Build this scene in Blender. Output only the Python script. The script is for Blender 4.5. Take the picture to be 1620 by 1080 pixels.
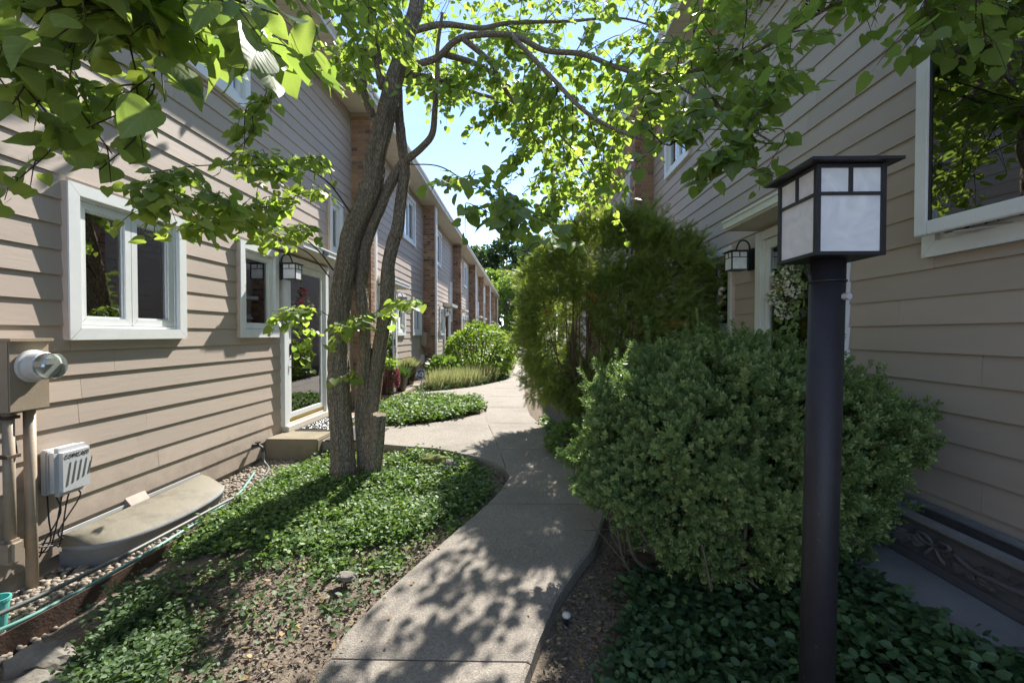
import bpy, bmesh, math, random
import numpy as np
from mathutils import Vector, Matrix, noise

for o in list(bpy.data.objects): bpy.data.objects.remove(o)
scene = bpy.context.scene
COL = scene.collection
rad = math.radians
random.seed(7); rng = np.random.default_rng(11)

# ------------------------------------------------------------------ camera
CAM = Vector((0, 0, 1.5))
FPX = 720.0                                   # focal length in pixels of the 1620 px wide photograph
PITCH = math.pi/2 - math.atan(12/FPX); YAW = math.atan(17/FPX)
cd = bpy.data.cameras.new('camera'); cam = bpy.data.objects.new('camera', cd); COL.objects.link(cam)
cd.sensor_width = 36; cd.lens = 36*FPX/1620; cd.clip_start = .05; cd.clip_end = 2000
cam.location = CAM; cam.rotation_euler = (PITCH, 0, YAW)
scene.camera = cam
# ------------------------------------------------------------------ sky, sun, exposure
TO_SUN = Vector((1, 3.7, 3.6)).normalized()
EL = math.asin(TO_SUN.z); AZ = math.atan2(TO_SUN.x, TO_SUN.y)
w = bpy.data.worlds.new('World'); scene.world = w; w.use_nodes = True
nt = w.node_tree; bg = nt.nodes['Background']; bg.inputs[1].default_value = .072
sky = nt.nodes.new('ShaderNodeTexSky'); sky.sky_type = 'NISHITA'; sky.sun_disc = False
sky.sun_elevation = EL; sky.sun_rotation = AZ; sky.air_density = .8; sky.dust_density = 0; sky.ozone_density = 1.2
# thin wisps of cloud over the whole sky
tc = nt.nodes.new('ShaderNodeTexCoord'); mp = nt.nodes.new('ShaderNodeMapping'); mp.inputs['Scale'].default_value = (1.2, 1.2, 5)
nz = nt.nodes.new('ShaderNodeTexNoise'); nz.inputs['Scale'].default_value = 2.2; nz.inputs['Detail'].default_value = 7; nz.inputs['Distortion'].default_value = .6
rp = nt.nodes.new('ShaderNodeValToRGB'); rp.color_ramp.elements[0].position = .38; rp.color_ramp.elements[1].position = .8
rp.color_ramp.elements[0].color = (.05, .05, .05, 1); rp.color_ramp.elements[1].color = (.55, .55, .55, 1)
mx = nt.nodes.new('ShaderNodeMixRGB'); mx.inputs[2].default_value = (2.7, 2.85, 3.1, 1)
nt.links.new(tc.outputs['Generated'], mp.inputs[0]); nt.links.new(mp.outputs[0], nz.inputs[0]); nt.links.new(nz.outputs[0], rp.inputs[0])
nt.links.new(rp.outputs[0], mx.inputs[0]); nt.links.new(sky.outputs[0], mx.inputs[1]); nt.links.new(mx.outputs[0], bg.inputs[0])
sd = bpy.data.lights.new('sun', 'SUN'); sun = bpy.data.objects.new('sun', sd); COL.objects.link(sun)
sd.energy = 2.45; sd.angle = rad(.53); sd.color = (1, .95, .87)
sun.rotation_euler = TO_SUN.to_track_quat('Z', 'Y').to_euler(); sun.location = (5, 20, 20)
vs = scene.view_settings; vs.view_transform = 'Standard'; vs.look = 'None'; vs.exposure = 2.32; vs.gamma = 1; vs.use_curve_mapping = False
scene.render.engine = 'CYCLES'
cy = scene.cycles; cy.max_bounces = 8; cy.transparent_max_bounces = 10; cy.diffuse_bounces = 4; cy.glossy_bounces = 4; cy.transmission_bounces = 4

# ------------------------------------------------------------------ pixel rays (photo pixels, 1620 x 1080)
_R = Matrix.Rotation(YAW, 3, 'Z') @ Matrix.Rotation(PITCH, 3, 'X')
def ray(px, py): return _R @ Vector(((px-810)/FPX, (540-py)/FPX, -1))
def hX(px, py, X): d = ray(px, py); return CAM + d*(X/d.x)
def hZ(px, py, Z): d = ray(px, py); return CAM + d*((Z-CAM.z)/d.z)
def hY(px, py, Y): d = ray(px, py); return CAM + d*(Y/d.y)

# ------------------------------------------------------------------ materials
M = {}
def new_mat(name):
    m = bpy.data.materials.new(name); m.use_nodes = True; n = m.node_tree
    return m, n, n.nodes['Principled BSDF']
def N(n, t, **k):
    x = n.nodes.new('ShaderNode'+t)
    for a, b in k.items():
        if a in x.inputs.keys(): x.inputs[a].default_value = b
        else: setattr(x, a, b)
    return x
def mat(name, c1, c2=None, scale=8, rough=.7, bump=0, bscale=60, stretch=(1,1,1), spec=.5, metal=0, c3=None, s3=2, p3=(.5,.75), detail=6, objvar=0):
    m, n, b = new_mat(name); L = n.links.new
    c2 = c2 or tuple(v*.8 for v in c1)
    tc = N(n, 'TexCoord'); geo = N(n, 'NewGeometry')
    mp = N(n, 'Mapping'); mp.inputs['Scale'].default_value = stretch; L(geo.outputs['Position'], mp.inputs[0])
    nz = N(n, 'TexNoise', Scale=scale, Detail=detail, Roughness=.6); L(mp.outputs[0], nz.inputs[0])
    rp = N(n, 'ValToRGB'); rp.color_ramp.elements[0].position = .35; rp.color_ramp.elements[1].position = .68
    rp.color_ramp.elements[0].color = (*c2, 1); rp.color_ramp.elements[1].color = (*c1, 1); L(nz.outputs[0], rp.inputs[0])
    out = rp.outputs[0]
    if c3:
        n3 = N(n, 'TexNoise', Scale=s3, Detail=8, Roughness=.65); L(mp.outputs[0], n3.inputs[0])
        r3 = N(n, 'ValToRGB'); r3.color_ramp.elements[0].position = p3[0]; r3.color_ramp.elements[1].position = p3[1]; L(n3.outputs[0], r3.inputs[0])
        m3 = N(n, 'MixRGB'); m3.inputs[2].default_value = (*c3, 1); L(r3.outputs[0], m3.inputs[0]); L(out, m3.inputs[1]); out = m3.outputs[0]
    if objvar:
        oi = N(n, 'ObjectInfo'); mr = N(n, 'MapRange'); mr.inputs[3].default_value = 1-objvar; mr.inputs[4].default_value = 1+objvar
        L(oi.outputs['Random'], mr.inputs[0])
        hv = N(n, 'HueSaturation'); L(mr.outputs[0], hv.inputs['Value']); L(out, hv.inputs['Color']); out = hv.outputs[0]
    L(out, b.inputs['Base Color'])
    b.inputs['Roughness'].default_value = rough; b.inputs['Specular IOR Level'].default_value = spec; b.inputs['Metallic'].default_value = metal
    if bump:
        bz = N(n, 'TexNoise', Scale=bscale, Detail=5, Roughness=.6); L(mp.outputs[0], bz.inputs[0])
        bp = N(n, 'Bump', Strength=bump, Distance=.01); L(bz.outputs[0], bp.inputs['Height']); L(bp.outputs[0], b.inputs['Normal'])
    M[name] = m
    return m
mat('siding', (.465,.388,.330), (.44,.366,.312), 2, .62, .12, 30, (1,.2,1.3), .3, c3=(.37,.305,.258), s3=.9, p3=(.52,.9), objvar=.06)
def splash(name):     # soil splashed up the lowest boards
    n = M[name].node_tree; b = n.nodes['Principled BSDF']; L = n.links.new; src = b.inputs['Base Color'].links[0].from_socket
    geo = N(n, 'NewGeometry'); sp = N(n, 'SeparateXYZ'); L(geo.outputs['Position'], sp.inputs[0]); nz = N(n, 'TexNoise', Scale=5, Detail=8, Roughness=.7); L(geo.outputs['Position'], nz.inputs[0])
    a = N(n, 'Math', operation='MULTIPLY_ADD'); a.inputs[1].default_value = -.9; L(nz.outputs[0], a.inputs[0]); L(sp.outputs[2], a.inputs[2])
    mr = N(n, 'MapRange'); mr.inputs[1].default_value = -.38; mr.inputs[2].default_value = .05; mr.inputs[3].default_value = .6; mr.inputs[4].default_value = 0; L(a.outputs[0], mr.inputs[0])
    mx = N(n, 'MixRGB'); mx.inputs[2].default_value = (.19,.155,.12,1); L(mr.outputs[0], mx.inputs[0]); L(src, mx.inputs[1]); L(mx.outputs[0], b.inputs['Base Color'])
splash('siding')
mat('trim', (.78,.80,.80), (.72,.74,.74), 5, .45, .05, 40, c3=(.52,.50,.45), s3=4, p3=(.62,.95))
mat('casing_side', (.62,.5,.42), (.55,.44,.37), 6, .6, .1)
mat('soffit', (.66,.61,.53), (.6,.55,.48), 4, .6)
mat('concrete', (.33,.295,.255), (.265,.237,.205), 60, .85, .8, 160, spec=.25, c3=(.19,.17,.148), s3=1.6, p3=(.45,.9), detail=9)
def cracks(name):     # hairline cracks and pale worn aggregate
    n = M[name].node_tree; b = n.nodes['Principled BSDF']; L = n.links.new; src = b.inputs['Base Color'].links[0].from_socket
    geo = N(n, 'NewGeometry'); wz = N(n, 'TexNoise', Scale=3, Detail=6); L(geo.outputs['Position'], wz.inputs[0])
    ad = N(n, 'MixRGB', blend_type='ADD'); ad.inputs[0].default_value = .35; L(geo.outputs['Position'], ad.inputs[1]); L(wz.outputs['Color'], ad.inputs[2])
    v = N(n, 'TexVoronoi', Scale=.55, feature='DISTANCE_TO_EDGE'); L(ad.outputs[0], v.inputs[0])
    mr = N(n, 'MapRange'); mr.inputs[1].default_value = .0; mr.inputs[2].default_value = .003; mr.inputs[3].default_value = .22; mr.inputs[4].default_value = 0; L(v.outputs['Distance'], mr.inputs[0])
    mx = N(n, 'MixRGB'); mx.inputs[2].default_value = (.06,.052,.045,1); L(mr.outputs[0], mx.inputs[0]); L(src, mx.inputs[1])
    sp = N(n, 'TexVoronoi', Scale=150); L(geo.outputs['Position'], sp.inputs[0]); bw = N(n, 'RGBToBW'); L(sp.outputs['Color'], bw.inputs[0])
    r2 = N(n, 'MapRange'); r2.inputs[3].default_value = .72; r2.inputs[4].default_value = 1.25; L(bw.outputs[0], r2.inputs[0])
    hv = N(n, 'HueSaturation'); L(r2.outputs[0], hv.inputs['Value']); L(mx.outputs[0], hv.inputs['Color']); L(hv.outputs[0], b.inputs['Base Color'])
cracks('concrete')
mat('concrete_step', (.28,.235,.17), (.22,.185,.13), 3, .85, .4, 120, spec=.25, c3=(.14,.13,.075), s3=2.5, p3=(.52,.8))
mat('slab_grey', (.27,.28,.29), (.2,.21,.22), 3, .85, .4, 120, spec=.25, c3=(.17,.14,.12), s3=2.5, p3=(.5,.8))
mat('foundation', (.34,.32,.28), (.27,.25,.22), 5, .9, .5, 60)
mat('joint', (.04,.035,.03), None, 10, .95)
mat('mortar', (.42,.36,.29), (.34,.29,.23), 20, .9, .4, 150)
mat('black_metal', (.022,.021,.026), (.016,.016,.02), 20, .42, .12, 90, spec=.5, c3=(.06,.055,.06), s3=30, p3=(.68,.8))
mat('post_metal', (.025,.023,.031), (.018,.017,.023), 10, .5, .25, 140, spec=.5, c3=(.15,.145,.16), s3=22, p3=(.66,.74))
mat('meter_paint', (.36,.29,.215), (.31,.25,.185), 6, .5, .1, 60, c3=(.22,.17,.12), s3=5, p3=(.6,.85))
mat('grey_plastic', (.56,.57,.59), (.50,.51,.53), 5, .5, .05, 60, c3=(.28,.28,.28), s3=9, p3=(.62,.85))
mat('pale_grey', (.62,.62,.6), (.55,.55,.53), 6, .4)
mat('well_plastic', (.19,.17,.125), (.145,.128,.09), 4, .5, .15, 30, c3=(.065,.058,.04), s3=4, p3=(.5,.72))
mat('rust_steel', (.085,.045,.028), (.055,.032,.022), 12, .7, .4, 60, c3=(.16,.10,.065), s3=5, p3=(.5,.8))
mat('hose_grey', (.13,.14,.13), (.09,.1,.09), 20, .5)
mat('hose_green', (.16,.36,.31), (.11,.27,.23), 10, .45)
mat('teal_plastic', (.11,.42,.38), (.09,.36,.32), 8, .4)
mat('rubber', (.035,.035,.038), (.02,.02,.023), 40, .75, .5, 90)
mat('rock', (.22,.20,.17), (.13,.12,.10), 7, .9, .8, 25, c3=(.32,.30,.26), s3=14, p3=(.6,.8))
mat('moss', (.16,.19,.035), (.10,.10,.03), 9, .95, 1, 60, c3=(.045,.04,.03), s3=5, p3=(.5,.65))
# bark: see bark_mat
mat('twig', (.075,.055,.042), (.05,.035,.027), 20, .85)
mat('yew_stem', (.20,.125,.08), (.12,.075,.05), 20, .9, .5, 50, (1,1,.3))
mat('box_stem', (.15,.125,.095), (.09,.075,.055), 20, .9, .4, 60)
mat('pot_glaze', (.055,.035,.028), (.03,.02,.017), 6, .22, spec=.7)
mat('blue_sign', (.02,.06,.22), (.018,.05,.2), 5, .4)
mat('white_paint', (.8,.8,.78), (.76,.76,.74), 5, .5)
mat('blinds', (.8,.79,.75), (.74,.73,.69), 5, .7)
mat('room', (.10,.095,.085), (.07,.065,.06), 3, .9)
mat('inner_door', (.045,.04,.04), (.035,.03,.03), 3, .5)
mat('brass', (.55,.40,.13), (.48,.35,.1), 10, .35, metal=.6)
mat('flower_red', (.62,.10,.10), (.45,.05,.07), 40, .8)
mat('flower_white', (.72,.70,.58), (.6,.58,.42), 40, .8)
mat('flower_yellow', (.6,.5,.1), None, 30, .8)
mat('planter_stone', (.13,.12,.125), (.095,.09,.095), 8, .8, .4, 80)
mat('shingle', (.12,.105,.09), (.08,.07,.06), 20, .9, .5, 60)
mat('gutter', (.60,.56,.49), (.55,.51,.45), 5, .45)
mat('screen', (.12,.13,.13), None, 10, .3)

def pane_mat():
    m, n, b = new_mat('glass'); L = n.links.new; n.nodes.remove(b)
    fr = N(n, 'Fresnel', IOR=1.75); tr = N(n, 'BsdfTransparent'); tr.inputs[0].default_value = (.80,.84,.82,1)
    gl = N(n, 'BsdfGlossy'); gl.inputs['Roughness'].default_value = .004; gl.inputs[0].default_value = (.95,.97,1,1)
    nz = N(n, 'TexNoise', Scale=1.6, Detail=1); bp = N(n, 'Bump', Strength=.06, Distance=.02); L(nz.outputs[0], bp.inputs['Height']); L(bp.outputs[0], gl.inputs['Normal'])
    mr = N(n, 'MapRange'); mr.inputs[3].default_value = .17; mr.inputs[4].default_value = 1; L(fr.outputs[0], mr.inputs[0])
    mx = N(n, 'MixShader'); L(mr.outputs[0], mx.inputs[0]); L(tr.outputs[0], mx.inputs[1]); L(gl.outputs[0], mx.inputs[2])
    L(mx.outputs[0], n.nodes['Material Output'].inputs[0]); M['glass'] = m
pane_mat()
def opal_mat():       # streaky white stained glass of the lanterns
    m, n, b = new_mat('opal'); L = n.links.new
    geo = N(n, 'NewGeometry'); nz = N(n, 'TexNoise', Scale=7, Detail=7, Distortion=3.5); L(geo.outputs['Position'], nz.inputs[0])
    rp = N(n, 'ValToRGB'); rp.color_ramp.elements[0].position = .3; rp.color_ramp.elements[1].position = .7
    rp.color_ramp.elements[0].color = (.80,.83,.88,1); rp.color_ramp.elements[1].color = (.97,.98,1,1)
    L(nz.outputs[0], rp.inputs[0]); L(rp.outputs[0], b.inputs['Base Color']); b.inputs['Roughness'].default_value = .16
    bz = N(n, 'TexNoise', Scale=26, Detail=3, Distortion=1); L(geo.outputs['Position'], bz.inputs[0])
    bp = N(n, 'Bump', Strength=.2, Distance=.01); L(bz.outputs[0], bp.inputs['Height']); L(bp.outputs[0], b.inputs['Normal'])
    tl = N(n, 'BsdfTranslucent'); tl.inputs[0].default_value = (.8,.84,.9,1); mx = N(n, 'MixShader'); mx.inputs[0].default_value = .1
    L(b.outputs[0], mx.inputs[1]); L(tl.outputs[0], mx.inputs[2]); L(mx.outputs[0], n.nodes['Material Output'].inputs[0]); M['opal'] = m
opal_mat()
def leaf_mat(name, dark, light, trans, tfac=.4, rough=.45, spec=.4, veins=False):
    m, n, b = new_mat(name); L = n.links.new
    at = N(n, 'Attribute'); at.attribute_name = 'tint'; oi = N(n, 'ObjectInfo')
    ad = N(n, 'Math', operation='ADD'); L(at.outputs['Fac'], ad.inputs[0]); L(oi.outputs['Random'], ad.inputs[1])
    frac = N(n, 'Math', operation='FRACT'); L(ad.outputs[0], frac.inputs[0])
    rp = N(n, 'ValToRGB'); rp.color_ramp.elements[0].color = (*dark,1); rp.color_ramp.elements[1].color = (*light,1); L(frac.outputs[0], rp.inputs[0])
    geo = N(n, 'NewGeometry'); nz = N(n, 'TexNoise', Scale=30, Detail=2); L(geo.outputs['Position'], nz.inputs[0])
    hv = N(n, 'HueSaturation'); mr = N(n, 'MapRange'); mr.inputs[3].default_value = .75; mr.inputs[4].default_value = 1.25; L(nz.outputs[0], mr.inputs[0])
    L(mr.outputs[0], hv.inputs['Value']); L(rp.outputs[0], hv.inputs['Color']); L(hv.outputs[0], b.inputs['Base Color'])
    b.inputs['Roughness'].default_value = rough; b.inputs['Specular IOR Level'].default_value = spec
    vfac = None
    if veins:                       # palmate veins fanning from the stalk, with side veins
        tc = N(n, 'TexCoord'); sp = N(n, 'SeparateXYZ'); L(tc.outputs['Object'], sp.inputs[0])
        sh = N(n, 'Math', operation='SUBTRACT'); sh.inputs[1].default_value = .06; L(sp.outputs[0], sh.inputs[0])
        an = N(n, 'Math', operation='ARCTAN2'); L(sp.outputs[1], an.inputs[0]); L(sh.outputs[0], an.inputs[1])
        k = N(n, 'Math', operation='MULTIPLY'); k.inputs[1].default_value = 1.6; L(an.outputs[0], k.inputs[0])
        pp = N(n, 'Math', operation='PINGPONG'); pp.inputs[1].default_value = .5; L(k.outputs[0], pp.inputs[0])
        ab = N(n, 'Math', operation='ABSOLUTE'); L(sp.outputs[1], ab.inputs[0])
        q = N(n, 'Math', operation='MULTIPLY_ADD'); q.inputs[1].default_value = -.7; L(ab.outputs[0], q.inputs[0]); L(sp.outputs[0], q.inputs[2])
        q2 = N(n, 'Math', operation='PINGPONG'); q2.inputs[1].default_value = .07; L(q.outputs[0], q2.inputs[0])
        q3 = N(n, 'Math', operation='MULTIPLY_ADD'); q3.inputs[1].default_value = 3; q3.inputs[2].default_value = .04; L(q2.outputs[0], q3.inputs[0])
        mn = N(n, 'Math', operation='MINIMUM'); L(pp.outputs[0], mn.inputs[0]); L(q3.outputs[0], mn.inputs[1])
        vr = N(n, 'MapRange'); vr.inputs[1].default_value = .02; vr.inputs[2].default_value = .10; vr.inputs[3].default_value = .5; vr.inputs[4].default_value = 0; L(mn.outputs[0], vr.inputs[0])
        vm = N(n, 'MixRGB'); vm.inputs[2].default_value = (light[0]*1.7, light[1]*1.5, light[2]*1.6, 1); L(vr.outputs[0], vm.inputs[0]); L(hv.outputs[0], vm.inputs[1]); L(vm.outputs[0], b.inputs['Base Color'])
        bv = N(n, 'Bump', Strength=.5, Distance=.004); L(mn.outputs[0], bv.inputs['Height']); L(bv.outputs[0], b.inputs['Normal']); vfac = vr.outputs[0]
    tl = N(n, 'BsdfTranslucent'); rp2 = N(n, 'MixRGB'); rp2.inputs[1].default_value = (*trans,1); rp2.inputs[2].default_value = (trans[0]*.6, trans[1]*.75, trans[2]*.7, 1)
    L(frac.outputs[0], rp2.inputs[0]); L(rp2.outputs[0], tl.inputs[0])
    mx = N(n, 'MixShader'); mx.inputs[0].default_value = tfac; L(b.outputs[0], mx.inputs[1]); L(tl.outputs[0], mx.inputs[2])
    L(mx.outputs[0], n.nodes['Material Output'].inputs[0]); M[name] = m
leaf_mat('redbud_leaf', (.10,.175,.06), (.18,.25,.085), (.50,.63,.09), .54)
leaf_mat('redbud_leaf_near', (.085,.155,.065), (.16,.23,.085), (.40,.51,.085), .5, veins=True)
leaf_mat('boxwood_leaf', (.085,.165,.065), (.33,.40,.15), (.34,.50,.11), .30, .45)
leaf_mat('yew_leaf', (.13,.20,.065), (.33,.39,.12), (.44,.52,.08), .42, .55)
leaf_mat('yew_brown', (.30,.12,.03), (.36,.16,.05), (.4,.2,.05), .3, .6)
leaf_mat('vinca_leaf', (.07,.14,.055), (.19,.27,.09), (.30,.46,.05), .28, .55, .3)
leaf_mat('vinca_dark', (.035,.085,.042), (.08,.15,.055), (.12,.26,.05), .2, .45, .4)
leaf_mat('weed_leaf', (.050,.10,.040), (.10,.155,.065), (.2,.33,.06), .25, .55, .3)
leaf_mat('bush_leaf', (.06,.12,.025), (.13,.20,.04), (.40,.56,.05), .35, .45)
leaf_mat('grass_blade', (.20,.22,.09), (.42,.40,.22), (.5,.5,.2), .35, .6)
leaf_mat('oak_leaf', (.035,.065,.03), (.07,.11,.04), (.14,.24,.04), .25, .5)
leaf_mat('light_tree_leaf', (.10,.17,.03), (.17,.25,.05), (.42,.56,.06), .35, .5)
leaf_mat('mulch_chip', (.10,.078,.06), (.25,.205,.16), (.1,.08,.05), .05, .9, .2)
leaf_mat('dry_leaf', (.28,.19,.09), (.42,.32,.18), (.4,.3,.1), .2, .8, .2)
leaf_mat('red_leaf', (.13,.03,.05), (.26,.07,.09), (.4,.1,.1), .3, .5)

def tint_mat(name, cols, rough=.85, bump=.5, bscale=80, spec=.3):
    m, n, b = new_mat(name); L = n.links.new
    at = N(n, 'Attribute'); at.attribute_name = 'tint'; oi = N(n, 'ObjectInfo')
    ad = N(n, 'Math', operation='ADD'); L(at.outputs['Fac'], ad.inputs[0]); L(oi.outputs['Random'], ad.inputs[1])
    fr = N(n, 'Math', operation='FRACT'); L(ad.outputs[0], fr.inputs[0])
    rp = N(n, 'ValToRGB'); e = rp.color_ramp.elements; e[0].color = (*cols[0],1); e[1].color = (*cols[-1],1)
    for i, c in enumerate(cols[1:-1]): q = e.new((i+1)/(len(cols)-1)); q.color = (*c,1)
    L(fr.outputs[0], rp.inputs[0])
    geo = N(n, 'NewGeometry'); nz = N(n, 'TexNoise', Scale=bscale, Detail=5); L(geo.outputs['Position'], nz.inputs[0])
    hv = N(n, 'HueSaturation'); mr = N(n, 'MapRange'); mr.inputs[3].default_value = .7; mr.inputs[4].default_value = 1.3; L(nz.outputs[0], mr.inputs[0])
    L(mr.outputs[0], hv.inputs['Value']); L(rp.outputs[0], hv.inputs['Color']); L(hv.outputs[0], b.inputs['Base Color'])
    b.inputs['Roughness'].default_value = rough; b.inputs['Specular IOR Level'].default_value = spec
    bp = N(n, 'Bump', Strength=bump, Distance=.006); L(nz.outputs[0], bp.inputs['Height']); L(bp.outputs[0], b.inputs['Normal']); M[name] = m
tint_mat('brick', [(.21,.115,.075),(.36,.22,.135),(.27,.15,.095),(.42,.27,.165),(.12,.075,.06),(.33,.19,.12)])
tint_mat('pebble', [(.27,.22,.16),(.33,.29,.23),(.19,.15,.11),(.36,.32,.27),(.23,.19,.15)], .7, .2, 60)
def ground_mat():
    m, n, b = new_mat('soil'); L = n.links.new
    geo = N(n, 'NewGeometry'); v = N(n, 'TexVoronoi', Scale=55); L(geo.outputs['Position'], v.inputs[0])
    n1 = N(n, 'TexNoise', Scale=3, Detail=8); L(geo.outputs['Position'], n1.inputs[0])
    n2 = N(n, 'TexNoise', Scale=90, Detail=5); L(geo.outputs['Position'], n2.inputs[0])
    r1 = N(n, 'ValToRGB'); e = r1.color_ramp.elements; e[0].color = (.075,.058,.045,1); e[1].color = (.25,.205,.16,1); e[0].position = .25; e[1].position = .75
    a = N(n, 'MixRGB'); a.inputs[0].default_value = .5; L(v.outputs['Color'], a.inputs[1]); L(n2.outputs[0], a.inputs[2])
    bw = N(n, 'RGBToBW'); L(a.outputs[0], bw.inputs[0]); ad = N(n, 'Math', operation='MULTIPLY_ADD'); ad.inputs[1].default_value = .75; L(bw.outputs[0], ad.inputs[0])
    ml = N(n, 'Math', operation='MULTIPLY'); ml.inputs[1].default_value = .3; L(n1.outputs[0], ml.inputs[0]); L(ml.outputs[0], ad.inputs[2]); L(ad.outputs[0], r1.inputs[0])
    L(r1.outputs[0], b.inputs['Base Color']); b.inputs['Roughness'].default_value = .95; b.inputs['Specular IOR Level'].default_value = .15
    bp = N(n, 'Bump', Strength=.9, Distance=.02); L(bw.outputs[0], bp.inputs['Height']); L(bp.outputs[0], b.inputs['Normal']); M['soil'] = m
ground_mat()
def bark_mat():
    m, n, b = new_mat('bark'); L = n.links.new
    geo = N(n, 'NewGeometry'); mp = N(n, 'Mapping'); mp.inputs['Scale'].default_value = (1,1,.28); L(geo.outputs['Position'], mp.inputs[0])
    wz = N(n, 'TexNoise', Scale=9, Detail=4); L(mp.outputs[0], wz.inputs[0])
    ad = N(n, 'MixRGB', blend_type='ADD'); ad.inputs[0].default_value = .06; L(mp.outputs[0], ad.inputs[1]); L(wz.outputs['Color'], ad.inputs[2])
    v = N(n, 'TexVoronoi', Scale=58, feature='DISTANCE_TO_EDGE'); L(ad.outputs[0], v.inputs[0])
    f = N(n, 'TexNoise', Scale=130, Detail=6, Roughness=.7); L(mp.outputs[0], f.inputs[0])
    h = N(n, 'Math', operation='MULTIPLY_ADD'); h.inputs[1].default_value = 1.6; L(v.outputs['Distance'], h.inputs[0]); L(f.outputs[0], h.inputs[2])
    rp = N(n, 'ValToRGB'); e = rp.color_ramp.elements; e[0].position = .38; e[0].color = (.07,.055,.043,1); e[1].position = 1.0; e[1].color = (.40,.335,.265,1); q = e.new(.62); q.color = (.26,.215,.168,1); L(h.outputs[0], rp.inputs[0])
    l = N(n, 'TexNoise', Scale=7, Detail=7, Roughness=.7); L(geo.outputs['Position'], l.inputs[0]); lr = N(n, 'ValToRGB'); lr.color_ramp.elements[0].position = .56; lr.color_ramp.elements[1].position = .72; L(l.outputs[0], lr.inputs[0])
    mx = N(n, 'MixRGB'); mx.inputs[2].default_value = (.20,.205,.15,1); lm = N(n, 'Math', operation='MULTIPLY'); lm.inputs[1].default_value = .6; L(lr.outputs[0], lm.inputs[0]); L(lm.outputs[0], mx.inputs[0]); L(rp.outputs[0], mx.inputs[1])
    L(mx.outputs[0], b.inputs['Base Color']); b.inputs['Roughness'].default_value = .95; b.inputs['Specular IOR Level'].default_value = .15
    bp = N(n, 'Bump', Strength=1, Distance=.012); L(h.outputs[0], bp.inputs['Height']); L(bp.outputs[0], b.inputs['Normal']); M['bark'] = m
bark_mat()

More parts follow.
